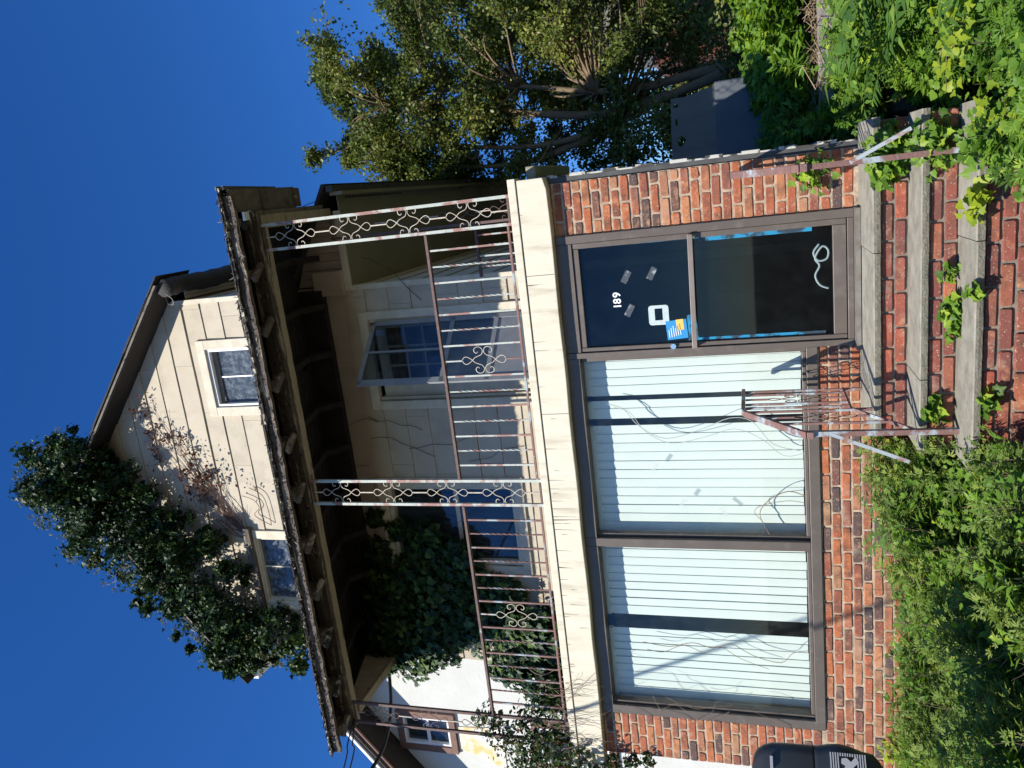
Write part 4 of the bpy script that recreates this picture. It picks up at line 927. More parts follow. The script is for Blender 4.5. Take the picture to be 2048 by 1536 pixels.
# ------------------------------------------------------------------ trees
def tree(name, base, trunks, clumps, leafm, label, nleaf, lsize, rtr=.075, T=T_small, flatn=None):
    root = empty(name, *base, label=label, cat='tree')
    for i, tr in enumerate(trunks):
        n = len(tr); b = MB(); b.tube(catmull(tr, 5), [rtr*(1-.75*k/(5*(n-1))) for k in range(5*(n-1)+1)], 8); b.build('trunk', M['bark'], root, smooth=True)
    ends = [Vector(p) for tr in trunks for p in tr[max(1, len(tr)//2):]]
    lb = MB()
    PP, DD = [], []
    for (c, r_) in clumps:
        c = Vector(c); e = min(ends, key=lambda q: (q-c).length+max(0, (q.z-c.z))*1.5); mid = (e+c)/2+Vector(rdir(1)[0])*.25+Vector((0, 0, .08))
        lb.tube(catmull([e, mid, c], 4), .022, 5, taper=.005)
        for k in range(9):
            d = Vector(rdir(1)[0]); d.z = abs(d.z)*.8+.1; q = c+d*r_*.95; m2 = c.lerp(q, .5)+Vector(rdir(1)[0])*.06
            s0 = mid.lerp(c, random.random()); lb.tube([s0, m2, q], .008, 4, taper=.002)
            m_n = int(nleaf*.75/9); t = np.random.rand(m_n)[:, None]; a, bq, cq = np.array(s0), np.array(m2), np.array(q)
            pp = np.where(t < .5, a+(bq-a)*t*2, bq+(cq-bq)*(t-.5)*2)+rdir(m_n)*np.random.rand(m_n, 1)*.13
            PP.append(pp); DD.append(rdir(m_n)+np.array((0, -.2, .35)))
        m_n = int(nleaf*.25); p_, d_ = clump(tuple(c), r_, m_n, .1, 1.05); PP.append(p_); DD.append(rdir(m_n)+np.array((0, -.2, .35)))
    lb.build('limb', M['bark'], root, smooth=True)
    P_ = np.concatenate(PP); D_ = np.concatenate(DD); n = len(P_)
    rn = np.array([.5+.6*noise.noise(Vector(tuple(q*1.3))) for q in P_[:, :]])+np.random.uniform(-.3, .3, n)
    leaves('crown', T, P_, D_, rdir(n)+np.array((0, 0, -.3)), np.random.uniform(.7, 1.2, n)*lsize, leafm, root, rnd=rn)
    return root
rs = random.Random(3)
def env(n, fn, r0, r1):
    out = []
    while len(out) < n:
        q = fn();
        if q: out.append((q, rs.uniform(r0, r1)))
    return out
def crown1():
    y = rs.uniform(10.2, 12.6); zz = rs.uniform(.5, 5.6)
    # leaning outline: wide in the middle, pointed toward the top left
    x = rs.uniform(.15, 3.3) if zz < 3.6 else rs.uniform(.35, 3.1-.3*(zz-3.6))
    if zz > 4.9 and (x < .8 or x > 2.4): return None
    if zz < 1.4 and x < 1.7 and x > .8 and y < 11.2: return None
    if x < .5 and zz < 1.2: return None
    return (x, y, zz)
tree('broadleaf_tree', (1.25, 11, .2), [[(1.25, 11, .15), (1.24, 11, .6), (1.18, 11, 1.25), (1.22, 11.05, 1.9), (1.45, 11.1, 3.0), (1.6, 11.2, 4.2)],
    [(1.2, 10.95, .2), (1.1, 10.95, .6), (.98, 10.9, 1.05), (.78, 10.9, 1.6), (.62, 10.95, 2.6), (.72, 11, 3.7), (1.0, 11, 4.7)],
    [(1.02, 10.95, .95), (.92, 11.1, 1.8), (1.1, 11.2, 3.0), (1.45, 11.3, 4.3), (1.5, 11.2, 5.0)], [(.85, 10.9, 1.5), (.6, 11.0, 2.2), (.42, 11.1, 3.1), (.5, 11.2, 4.2)]],
    env(165, crown1, .24, .45)+[((rs.uniform(.7, 2.1), rs.uniform(10.6, 11.6), rs.uniform(5.3, 6.15)), rs.uniform(.12, .24)) for k in range(16)]+[((rs.uniform(.25, .8), rs.uniform(10.6, 11.6), rs.uniform(3.6, 5.3)), rs.uniform(.12, .24)) for k in range(12)], L_tree, 'dark multi stemmed tree with small leaves behind the right side of the house', 620, .060)
def crown2():
    y = rs.uniform(15, 18); x = rs.uniform(1.6, 5.2); zz = rs.uniform(2.2, 7.1)
    if zz > 6.4 and x < 3.0: return None
    if x < 2.4 and zz > 5.4: return None
    return (x, y, zz)
tree('bright_tree', (3.6, 16.5, -.3), [[(3.6, 16.5, -.3), (3.5, 16.5, 2), (3.3, 16.4, 4), (3.4, 16.5, 5.8)], [(3.55, 16.5, 1.2), (4.2, 16.4, 3), (4.4, 16.6, 5.2)]],
    env(60, crown2, .5, .85), L_tree2, 'yellow green sunlit tree further back, above the dark tree', 560, .095, .12)
# low dark shrub filling under the tree
def bush(name, cs, n, size, leafm, T, label, cat='shrub', stem=None):
    root = empty(name, *cs[0][0], label=label, cat=cat); PP, DD = [], []
    for c, r_ in cs:
        p_, d_ = clump(c, r_, n); PP.append(p_); DD.append(d_*.6+SUNV*.6+rdir(n)*.5)
    P_ = np.concatenate(PP); n_ = len(P_)
    leaves('foliage', T, P_, np.concatenate(DD), rdir(n_)+np.array((0, 0, -.2)), np.random.uniform(.6, 1.25, n_)*size, leafm, root)
    b = MB()
    for c, r_ in cs:
        for k in range(4): b.tube(catmull([(c[0]+rs.uniform(-.1, .1), c[1], c[2]-r_*1.2), tuple(np.array(c)+rdir(1)[0]*r_*.4), tuple(np.array(c)+rdir(1)[0]*r_*.95)], 3), .006, 4, taper=.002)
    b.build('stem', M['twig'], root); return root
bush('shrub', [((1.9, 9.6, .35), .42), ((2.5, 9.9, .45), .45), ((1.55, 9.3, .1), .38), ((1.2, 9.6, .0), .3), ((3.1, 10.2, .35), .5)], 700, .06, L_tree, T_ov, 'leafy green shrub in front of the chain link fence')
bush('shrub', [((.38, 10.2, .95), .32), ((.62, 10.3, 1.05), .35), ((.45, 10.4, 1.4), .3), ((.35, 10.3, .6), .3)], 520, .06, L_tree, T_ov, 'olive leafed shrub rising right behind the plywood sheet')
bush('shrub', [((2.0, 12.2, .9), .5), ((2.8, 12.5, 1.1), .55), ((1.75, 12.0, .4), .45), ((3.6, 12.6, .8), .6)], 700, .07, L_tree, T_ov, 'dark shrub in the shade beyond the tree trunks')

for (x, y, z, r_, lab) in ((.5, 24, .6, 1.5, 'distant dark tree directly behind the plywood sheet'), (2.6, 25, 1.0, 1.7, 'distant dark tree left of the brick building'), (-1.8, 26, .8, 1.7, 'distant dark tree hidden mostly by the side wall')):
    root = empty('distant_tree', x, y, -1.4, label=lab, cat='tree')
    MB().tube([(x, y, -1.4), (x+.1, y, z)], .12, 8, taper=.06).build('trunk', M['bark'], root)
    cs_ = [clump((x+rs.uniform(-1, 1)*r_*.6, y+rs.uniform(-1, 1)*r_*.5, z+rs.uniform(-1.1, .75)*r_), r_*.55, 420, .3, 1.1) for k in range(9)]
    P_ = np.concatenate([c_[0] for c_ in cs_]); D_ = np.concatenate([c_[1] for c_ in cs_])+rdir(len(P_))*.7+np.array((0, -.2, .4))
    leaves('crown', T_small, P_, D_, rdir(len(P_)), np.random.uniform(.12, .24, len(P_)), L_tree, root)

# ------------------------------------------------------------------ ivy
ivr = empty('ivy', -3.8, 7.1, 5.6, label='huge dark ivy mass climbing over the left slope of the gable roof', cat='ivy')
IC = [((-2.62, 6.74, 7.92), .26), ((-2.9, 6.72, 8.08), .3), ((-2.44, 6.76, 7.72), .18), ((-2.76, 6.95, 8.22), .42), ((-3.03, 6.9, 8.0), .42), ((-2.62, 7.0, 8.42), .30), ((-2.45, 7.05, 8.15), .26), ((-3.09, 6.9, 7.7), .38), ((-3.42, 6.85, 7.35), .36), ((-3.81, 6.85, 7.0), .36), ((-4.13, 6.85, 6.58), .34), ((-4.5, 6.9, 6.28), .34), ((-4.88, 6.95, 6.2), .28),
  ((-4.72, 6.95, 5.62), .27), ((-4.98, 6.98, 5.4), .22), ((-3.35, 7.1, 8.3), .36), ((-3.5, 7.05, 8.0), .36), ((-3.85, 7.05, 7.65), .34), ((-4.2, 7.0, 7.15), .34), ((-4.55, 7.0, 6.85), .32), ((-4.95, 7.05, 6.6), .28), ((-2.9, 7.3, 8.55), .32), ((-3.1, 7.3, 8.5), .3),
  ((-3.02, 7.02, 7.05), .17), ((-3.3, 7.0, 6.65), .17), ((-3.62, 7.0, 6.3), .17), ((-4.0, 6.98, 6.05), .17), ((-3.35, 6.95, 6.95), .24), ((-3.7, 6.95, 6.6), .24), ((-4.55, 6.98, 5.95), .2), ((-5.15, 7.0, 6.3), .2), ((-5.05, 6.95, 5.9), .18), ((-2.5, 7.0, 7.75), .22), ((-2.75, 7.0, 7.45), .22)]
PP, DD, SS = [], [], []
IC = [(c, r_*(.88 if c[2] < 7.2 else 1)) for c, r_ in IC]
for c, r_ in IC:
    n = int(8200*r_**2)+120; p_, d_ = clump(c, r_, n, .55, 1.08, (1, .8, 1), 1.0); PP.append(p_); DD.append(d_*.8+rdir(n)*.75+np.array((0, -.25, .25))); SS.append(np.random.uniform(.03, .06, n))
    for k in range(9):
        dd = rdir(1)[0]; cc = np.array(c)+dd*r_*random.uniform(.85, 1.3); q = random.uniform(.12, .36); n2 = int(60+q*260); p_, d_ = clump(tuple(cc), r_*q, n2, .2, 1.15, amp=.8); PP.append(p_); DD.append(d_*.8+rdir(n2)*.7); SS.append(np.random.uniform(.03, .078, n2))
for k in range(60):      # trailing shoots that break the outline
    c, r_ = IC[random.randrange(len(IC))]; dd = rdir(1)[0]; dd[1] = -abs(dd[1])*.4; dd /= np.linalg.norm(dd); a0 = np.array(c)+dd*r_*.9; L_ = random.uniform(.12, .38); n2 = int(L_*120)
    t = np.random.rand(n2)[:, None]; q = a0+dd*t*L_+np.array((0, 0, -.25))*t*t*L_+rdir(n2)*.02; PP.append(q); DD.append(rdir(n2)+np.array((0, -.7, .3))); SS.append(np.random.uniform(.025, .05, n2))
P_ = np.concatenate(PP); n = len(P_); D_ = np.concatenate(DD); SS = np.concatenate(SS)
gap = np.array([noise.noise(Vector(tuple(q*3.4))) for q in P_]); keep = gap > -.28; P_, D_, SS, gap = P_[keep], D_[keep], SS[keep], gap[keep]; n = len(P_)
rn = np.clip(np.random.rand(n)*.8+.5*(gap)+.35*np.clip((P_[:, 0]*0+6.0-P_[:, 2]), 0, 1), 0, 1)
leaves('foliage', T_ivy_s, P_, D_, rdir(n)*.7+np.array((0, 0, -.8)), SS, L_ivy, ivr, rnd=rn)
PU, DU = [], []
for c, r_ in IC[:20]:
    for k in range(11):
        dd = rdir(1)[0]; dd[2] = abs(dd[2])*.9+.1; dd[0] -= .35; dd /= np.linalg.norm(dd); cc = np.array(c)+dd*r_*1.22
        d_ = rdir(26); PU.append(cc+d_*.032); DU.append(d_)
P_ = np.concatenate(PU); leaves('flower_head', T_small, P_, np.concatenate(DU), rdir(len(P_)), np.full(len(P_), .022), L_umbel, ivr)
b = MB()
for k in range(40):
    c, r_ = IC[random.randrange(20)]; a = np.array(c); d = rdir(1)[0]; d[1] = abs(d[1])*.3; b.tube(catmull([tuple(a+np.array((0, .1, -.2))), tuple(a+d*r_*.6), tuple(a+d*r_*1.15)], 3), .006, 4, taper=.002)
b.tube(catmull([(-3.95, 7.0, 7.55), (-4.1, 7.0, 7.75), (-4.22, 7.0, 8.02)], 4), .004, 4); b.tube(catmull([(-3.95, 7.0, 7.55), (-4.0, 7.0, 7.8), (-4.25, 7.0, 7.9)], 4), .003, 4)
b.build('vine_stem', M['twig'], ivr, kind='stuff')

ivp = empty('ivy', -4.4, 7.0, 1.8, label='dark ivy covering the shaded left end of the porch wall', cat='ivy')
IP = [((-3.55, 7.12, 3.55), .18), ((-3.8, 7.08, 3.2), .25), ((-4.2, 7.05, 4.1), .32), ((-4.25, 7.05, 3.5), .34), ((-4.6, 7.0, 4.15), .3), ((-4.7, 7.0, 3.6), .34), ((-4.5, 7.05, 3.1), .32), ((-4.75, 7.05, 2.75), .24), ((-4.2, 7.08, 2.75), .26), ((-4.9, 7.0, 4.3), .26), ((-4.95, 7.0, 3.9), .26), ((-3.45, 7.15, 3.9), .12), ((-3.3, 7.15, 4.15), .10), ((-3.9, 7.1, 3.75), .22), ((-3.75, 7.12, 4.2), .18),
  ((-4.35, 6.7, 2.3), .24), ((-4.6, 6.75, 2.45), .26), ((-4.85, 6.7, 2.35), .25), ((-4.5, 6.7, 2.0), .22), ((-4.75, 6.8, 2.0), .24), ((-4.2, 6.8, 2.05), .16), ((-5.0, 6.6, 2.1), .22), ((-4.95, 6.9, 2.75), .16)]
PP, DD = [], []
for c, r_ in IP:
    n = int(5200*r_**2)+60; p_, d_ = clump(c, r_, n, .5, 1.12, (1, .55, 1)); PP.append(p_); DD.append(d_*.5+rdir(n)*.5+np.array((0, -.9, .35)))
P_ = np.concatenate(PP); n = len(P_)
leaves('foliage', T_ivy, P_, np.concatenate(DD), rdir(n)*.6+np.array((0, 0, -.9)), np.random.uniform(.055, .105, n), L_ivy, ivp)
b = MB()
for x0, z0, pts in ((-3.6, 3.1, 5), (-3.1, 2.6, 4), (-2.6, 3.3, 4), (-2.35, 2.7, 5), (-2.2, 3.9, 4), (-2.7, 4.1, 4), (-3.2, 3.9, 4), (-2.5, 2.3, 3), (-.92, 3.2, 4), (-2.3, 3.4, 3)):
    p = [(x0, 7.172, z0)]; d = random.uniform(-.5, .5)+1.57
    for k in range(pts+2):
        d += random.uniform(-.5, .5); p.append((p[-1][0]+.13*math.cos(d), 7.172, p[-1][2]+.13*math.sin(d)))
    b.tube(catmull(p, 3), .003, 4)
b.build('vine_stem', M['twig_dark'], ivp, kind='stuff')
ivl = empty('ivy', -5.0, 6.0, 1.3, label='bushy mixed ivy spilling over the left end of the balcony beam', cat='ivy')
IL = [((-4.86, 5.98, 2.62), .13), ((-5.05, 6.02, 2.5), .17), ((-4.98, 5.98, 2.25), .2), ((-5.2, 6.0, 2.2), .2), ((-4.72, 6.02, 2.1), .15), ((-5.05, 5.95, 1.95), .19), ((-5.25, 5.95, 1.85), .2), ((-5.1, 5.87, 1.68), .15), ((-5.28, 5.9, 1.5), .17), ((-4.9, 5.95, 1.9), .13), ((-5.35, 6.05, 2.3), .2), ((-5.4, 6.0, 2.0), .2), ((-5.18, 5.98, 1.42), .08), ((-5.16, 5.98, 1.25), .06), ((-5.14, 5.98, 1.1), .06), ((-4.6, 6.1, 1.95), .12)]
PP, DD = [], []
for c, r_ in IL:
    n = int(5600*r_**2)+60; p_, d_ = clump(c, r_, n, .3, 1.2); PP.append(p_); DD.append(d_*.6+rdir(n)*.8+np.array((-.1, -.3, .4)))
P_ = np.concatenate(PP); n = len(P_)
leaves('foliage', T_ov, P_, np.concatenate(DD), rdir(n)*.8+np.array((0, 0, -.5)), np.random.uniform(.03, .062, n), leaf_mat('euonymus_leaf', [(0, (.02, .045, .015)), (.6, (.045, .08, .022)), (.85, (.08, .11, .03)), (1, (.16, .07, .03))], .25, .4), ivl)
b = MB()
for k in range(34):
    x = random.uniform(-5.15, -4.2); z = random.uniform(1.75, 2.1); p = [(x, 5.93, z)]
    d = -1.57+random.uniform(-.5, .5)
    for q in range(6):
        d += random.uniform(-.35, .35); p.append((p[-1][0]+.07*math.cos(d)+.01, 5.875-.008*random.random()-.02*(q % 3 == 1), p[-1][2]+.07*math.sin(d)))
    b.tube(catmull(p, 3), .0028, 4, taper=.001)
for k in range(12):
    x = random.uniform(-4.7, -4.5); z = 1.3-random.random()*1.7; p = [(x, 5.975, z)]; d = random.uniform(0, 6.28)
    for q in range(5): d += random.uniform(-.6, .6); p.append((p[-1][0]+.06*math.cos(d), 5.975-.01*random.random(), p[-1][2]+.08*math.sin(d)))
    b.tube(catmull(p, 3), .0025, 4, taper=.001)
b.build('vine_stem', M['twig'], ivl, kind='stuff')
# dry vine on the gable
dv = empty('dry_vine', -2.9, 7.15, 5.4, label='leafless brown vine with withered leaves on the gable siding', cat='vine')
b = MB(); ends = []
for (tx, tz) in ((-1.83, 7.03), (-2.0, 6.9), (-2.21, 6.92), (-2.33, 7.03), (-2.15, 6.7), (-2.35, 6.6), (-2.59, 6.5), (-2.6, 6.3), (-2.75, 6.55), (-2.85, 6.15), (-3.0, 6.35), (-3.04, 6.13), (-3.11, 6.94), (-3.2, 6.46), (-2.5, 6.85)):
    s_ = (-3.62, 5.84); mx_, mz_ = (s_[0]+tx)/2+random.uniform(-.12, .12), (s_[1]+tz)/2+random.uniform(-.1, .1)
    pts = catmull([(s_[0], 7.16, s_[1]), (s_[0]*.75+tx*.25+random.uniform(-.04, .04), 7.15, s_[1]*.75+tz*.25+random.uniform(-.04, .04)), (mx_, 7.14, mz_), (tx, 7.13, tz)], 6); b.tube(pts, .0065, 5, taper=.002)
    for k in range(16):
        q = pts[random.randrange(5, len(pts))]; d = math.atan2(tz-s_[1], tx-s_[0])+random.uniform(-1.1, 1.1); L_ = random.uniform(.06, .22); e = (q.x+L_*math.cos(d), q.y-random.uniform(0, .03), q.z+L_*math.sin(d)); b.tube([q, e], .0022, 4, taper=.001); ends.append(e)
for pts in ([(-3.42, 5.5), (-3.3, 5.7), (-3.2, 5.62), (-3.1, 5.68), (-3.05, 5.82)], [(-3.42, 5.5), (-3.25, 5.50), (-3.05, 5.54), (-2.95, 5.7)]):
    pp = catmull([(a, 7.155, c) for a, c in pts], 6); b.tube(pp, .004, 4); ends += [tuple(q) for q in pp[::3]]
b.build('stem', mat('reddish_vine_stem', (.13, .07, .05), .85), dv)
E_ = np.array(ends); E_ = E_[np.hypot(E_[:, 0]+3.62, E_[:, 2]-5.84) > .75]; sel = E_[np.random.choice(len(E_), 85)]; P_ = np.concatenate([s_+rdir(6)*.035 for s_ in sel]+[np.array((-2.04+(.0), 7.11, 6.95))[None]-np.array([[k*.025, 0, k*.045+.0] for k in range(22)])+rdir(22)*.03]+[np.array((-2.5, 7.1, 6.42))+np.array([[-.018*k, 0, -.03*k] for k in range(30)])+rdir(30)*.05]); n = len(P_)
leaves('withered_leaf', T_ov, P_, rdir(n)+np.array((0, -1, .2)), rdir(n), np.random.uniform(.025, .055, n), L_dry, dv, kind='stuff')

# ------------------------------------------------------------------ weeds
def stem_weeds(name, n, fx_, label, T, leafm, h0, h1, ls, per=26, seed=1, stems=True, big=0):
    rng_ = np.random.RandomState(seed); PP, NN, TT, SS, RR = [], [], [], [], []; b = MB()
    for k in range(n):
        x, y, hk = fx_(rng_)
        z0 = gz(x, y); h = rng_.uniform(h0, h1)*hk; lean = rng_.normal(0, .12, 2); m_ = int(per*(.6+h)); bright = rng_.normal(0, .14)+.25*noise.noise(Vector((x*1.5, y*1.5, seed)))
        t = rng_.uniform(.25, 1, m_)**.8; ang = rng_.uniform(0, 6.28, m_); el = .15+t*.9
        ax = np.stack([x+lean[0]*t*h, y+lean[1]*t*h, z0+t*h], 1); out = np.stack([np.cos(ang), np.sin(ang), el], 1)
        r0 = .02+.03*rng_.rand(m_)
        PP.append(ax+out*r0[:, None]); TT.append(out+rng_.normal(0, .25, (m_, 3))); NN.append(np.stack([-np.cos(ang)*.5, -np.sin(ang)*.5-.35, np.full(m_, 1.)], 1)+rng_.normal(0, .35, (m_, 3)))
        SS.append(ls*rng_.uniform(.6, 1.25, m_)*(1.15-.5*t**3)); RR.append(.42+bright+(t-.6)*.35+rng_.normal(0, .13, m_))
        if stems: b.tube([(x, y, z0), (x+lean[0]*h*.5, y+lean[1]*h*.5, z0+h*.5), (x+lean[0]*h, y+lean[1]*h, z0+h)], .004, 3, taper=.0015, closed_end=False)
    root = leaves(name, T, np.concatenate(PP), np.concatenate(NN), np.concatenate(TT), np.concatenate(SS), leafm, rnd=np.concatenate(RR), kind='stuff', label=label)
    if stems:
        o = b.build('stem', MATS.get('green_stem') or mat('green_stem', (.07, .11, .03), .7), root)
    return root
def leftbed(r):
    while True:
        x = r.uniform(-6.2, -1.50); y = r.uniform(3.0, 5.93)
        lim = -1.86+.08*math.sin(y*5)-(.12 if y > 5.4 else 0)+(.38 if y < 4.66 else 0)+(.18 if y < 4.3 else 0)
        if x > lim: continue
        if x < -3.3 and y < 4.3 and r.rand() < .85*min(1, (-3.3-x)/.8) : continue
        hk = 1.0-.35*max(0, min(1, (-2.6-x)/2.2)) if y > 5.2 else 1.0
        if y > 5.5: hk *= .8
        q = noise.noise(Vector((x*2.1, y*2.1, 4.4)))
        if q < -.12 and r.rand() < .75: continue
        hk *= .78+.75*(q+.3)
        return x, y, hk
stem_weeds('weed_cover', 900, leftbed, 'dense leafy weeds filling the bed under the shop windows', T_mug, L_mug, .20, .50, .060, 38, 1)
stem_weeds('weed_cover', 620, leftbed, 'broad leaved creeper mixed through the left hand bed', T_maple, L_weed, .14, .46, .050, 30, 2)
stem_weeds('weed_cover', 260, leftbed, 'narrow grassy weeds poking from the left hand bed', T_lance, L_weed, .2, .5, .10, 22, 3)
def rightlow(r):
    while True:
        y = r.uniform(3.2, 6.95); x = r.uniform(-.28, 2.6)
        if x < .10 and y > 4.9: continue
        if x < .16-.35*(4.9-y) and y < 4.9: continue
        return x, y, (.6 if y > 6.2 and x > .3 else 1.)*(.8+.7*(noise.noise(Vector((x*2, y*2, 1)))+.25))
stem_weeds('weed_cover', 620, rightlow, 'bright leafy weeds filling the slope right of the steps', T_mug, L_weed, .14, .42, .078, 36, 4)
stem_weeds('weed_cover', 460, rightlow, 'bright maple shaped creeper leaves on the right slope', T_maple, L_weed, .10, .38, .055, 30, 5)
def righthigh(r):
    while True:
        y = r.uniform(7.25, 9.0); x = r.uniform(.32, 3.2)
        if x < .22+(y-6.9)*.12: continue
        return x, y, .8+.7*min(1, (x-.2)/1.2)
stem_weeds('weed_cover', 330, righthigh, 'tall green weeds growing on the raised bed behind the timbers', T_maple, L_weed, .2, .45, .085, 30, 6)
def shade(r): return r.uniform(.16, .85), r.uniform(7.0, 8.9), 1.
stem_weeds('weed_cover', 130, shade, 'shaded dark weeds along the foot of the side wall', T_lance, L_weed, .2, .42, .14, 24, 7)
def farbed(r): return r.uniform(1.0, 6), r.uniform(9.6, 13.5), 1.
stem_weeds('weed_cover', 260, farbed, 'dim undergrowth around the tree trunks', T_ov, L_tree, .2, .6, .09, 26, 8, stems=False)
# dead stalks, lower left, and on the timber
for nm, n, rg, lab in (('dead_grass', 900, (-4.6, -3.2, 3.1, 4.6), 'dry brown stalks lying in the near left corner of the bed'), ('dead_grass', 350, (.3, 1.6, 6.8, 7.3), 'dry straw lying along the grey timbers')):
    p = np.column_stack([np.random.uniform(rg[0], rg[1], n), np.random.uniform(rg[2], rg[3], n), np.zeros(n)]); p[:, 2] = [gz(a, c)+random.uniform(.01, .12) if rg[0] < 0 else -.58+random.uniform(0, .06) for a, c in p[:, :2]]
    leaves(nm, (np.array([(-.02, 0, 0), (.02, 0, 0), (.012, 1, .02), (-.012, 1, .02)], float), [(0, 1, 2), (0, 2, 3)]), p, rdir(n)*.4+np.array((0, -.4, 1)), rdir(n)*np.array((1, 1, .25)), np.random.uniform(.08, .25, n), leaf_mat('dead_stalk_leaf', [(0, (.07, .04, .025)), (1, (.36, .27, .17))], .1, .9), kind='stuff', label=lab)

b = MB()
for k in range(170):
    r_ = np.random; x, y, _ = leftbed(r_); z = gz(x, y); h = random.uniform(.35, .62); a_, c_ = random.uniform(-.14, .14), random.uniform(-.2, .05)
    b.tube([(x, y, z), (x+a_*.4, y+c_*.4, z+h*.6), (x+a_, y+c_, z+h)], .0032, 4, taper=.001)
    for q in range(3): t_ = random.uniform(.5, .95); b.tube([(x+a_*t_, y+c_*t_, z+h*t_), (x+a_*t_+random.uniform(-.07, .07), y+c_*t_-.03, z+h*t_+random.uniform(.02, .07))], .0015, 3)
b.build('dry_stem', M['straw'], base=True, kind='stuff', label='dry tan stems poking out of the left hand weeds')
# ailanthus seedlings with feathered fronds
def frond(b_pos, direc, L_, npair, droop=.35):
    d = Vector(direc).normalized(); hz = Vector((d.x, d.y, 0)); pts = []; p = Vector(b_pos); dd = d.copy()
    for k in range(11): pts.append(p.copy()); p = p+dd*(L_/10); dd = (dd+Vector((0, 0, -droop*.12))).normalized()
    pos, nr, tp, sz = [], [], [], []
    for k in range(npair):
        t = .15+.85*k/npair; i = min(9, int(t*10)); q = pts[i].lerp(pts[i+1], t*10-i); ax = (pts[i+1]-pts[i]).normalized(); sd_ = ax.cross(Vector((0, 0, 1))).normalized(); upn = sd_.cross(ax)
        for s in (1, -1): pos.append(q); tp.append(sd_*s+ax*.35-upn*.25); nr.append(upn+Vector((0, -.2, .2))+Vector(rdir(1)[0])*.18); sz.append(L_*.34*(1-.5*abs(t-.45)))
    pos.append(pts[-1]); tp.append((pts[-1]-pts[-2]).normalized()); nr.append(Vector((0, -.3, 1))); sz.append(L_*.25)
    return pts, pos, nr, tp, sz
def seedling(x, y, h, nf, L_, label, ph=0, leafm=None, z0=None):
    zb = gz(x, y) if z0 is None else z0
    root = empty('tree_seedling', x, y, zb, label=label, cat='plant', group='young trees of feathered leaves among the weeds')
    MB().tube([(x, y, zb), (x+.02, y-.01, zb+h*.5), (x, y-.03, zb+h)], .008, 6, taper=.004).build('stem', MATS.get('green_stem') or mat('green_stem', (.07, .11, .03), .7), root)
    for k in range(nf):
        a = ph+k*2.4; e = .25+.5*k/nf; pts, pos, nr, tp, sz = frond((x, y-.03*k/nf, zb+h*(.6+.4*k/nf)), (math.cos(a), math.sin(a)-.35, e), L_*random.uniform(.8, 1.1), 9)
        f = leaves('frond', T_lance, pos, nr, tp, sz, leafm or L_frond, root)
        MB().tube(pts, .003, 4, taper=.001).build('leaf_stalk', MATS['green_stem'], f) if False else None
for (x, y, h, nf, L_, lab, ph) in ((-2.55, 5.45, .52, 9, .38, 'feathery seedling against the brick wall left of the handrail', .4), (-3.1, 5.5, .40, 8, .36, 'feathery seedling below the window mullion', 1.7), (-2.2, 5.6, .36, 7, .30, 'small feathery seedling nearest the left handrail', 2.9),
        (1.02, 5.1, .62, 9, .58, 'large feathery seedling on the slope right of the steps', .9), (.62, 5.5, .50, 8, .46, 'feathery seedling below the grey timbers', 2.2), (.85, 4.5, .46, 8, .44, 'feathery seedling in the near right corner', 4.), (.32, 7.5, .34, 8, .34, 'strap leaved seedling in the shade by the corner board', 1.1),
        (-4.35, 5.62, .30, 7, .26, 'small seedling against the brick near the left edge', 2.)):
    seedling(x, y, h, nf, L_, lab, ph)
# creeper sprigs growing over the steps
def sprig(cx_, cy_, cz_, r_, n, ls, label, leafm=L_weed, T=T_maple, hang=.4):
    p_, d_ = clump((cx_, cy_, cz_), 1, n, .1, 1.05); p_ = np.array((cx_, cy_, cz_))+(p_-np.array((cx_, cy_, cz_)))*np.array(r_)
    root = empty('creeper', cx_, cy_, cz_-r_[2], label=label, cat='plant', group='creeper sprigs on the steps and wall')
    leaves('foliage', T, p_, rdir(n)*.6+np.array((-.2, -.7, .9)), rdir(n)*.7+np.array((0, -.3, -hang)), np.random.uniform(.6, 1.2, n)*ls, leafm, root)
    b = MB()
    for k in range(6): q = p_[random.randrange(n)]; b.tube(catmull([(cx_, cy_+.03, cz_-r_[2]), tuple((np.array((cx_, cy_, cz_))+q)/2), tuple(q)], 3), .003, 4, taper=.001)
    b.build('stem', M['twig'], root)
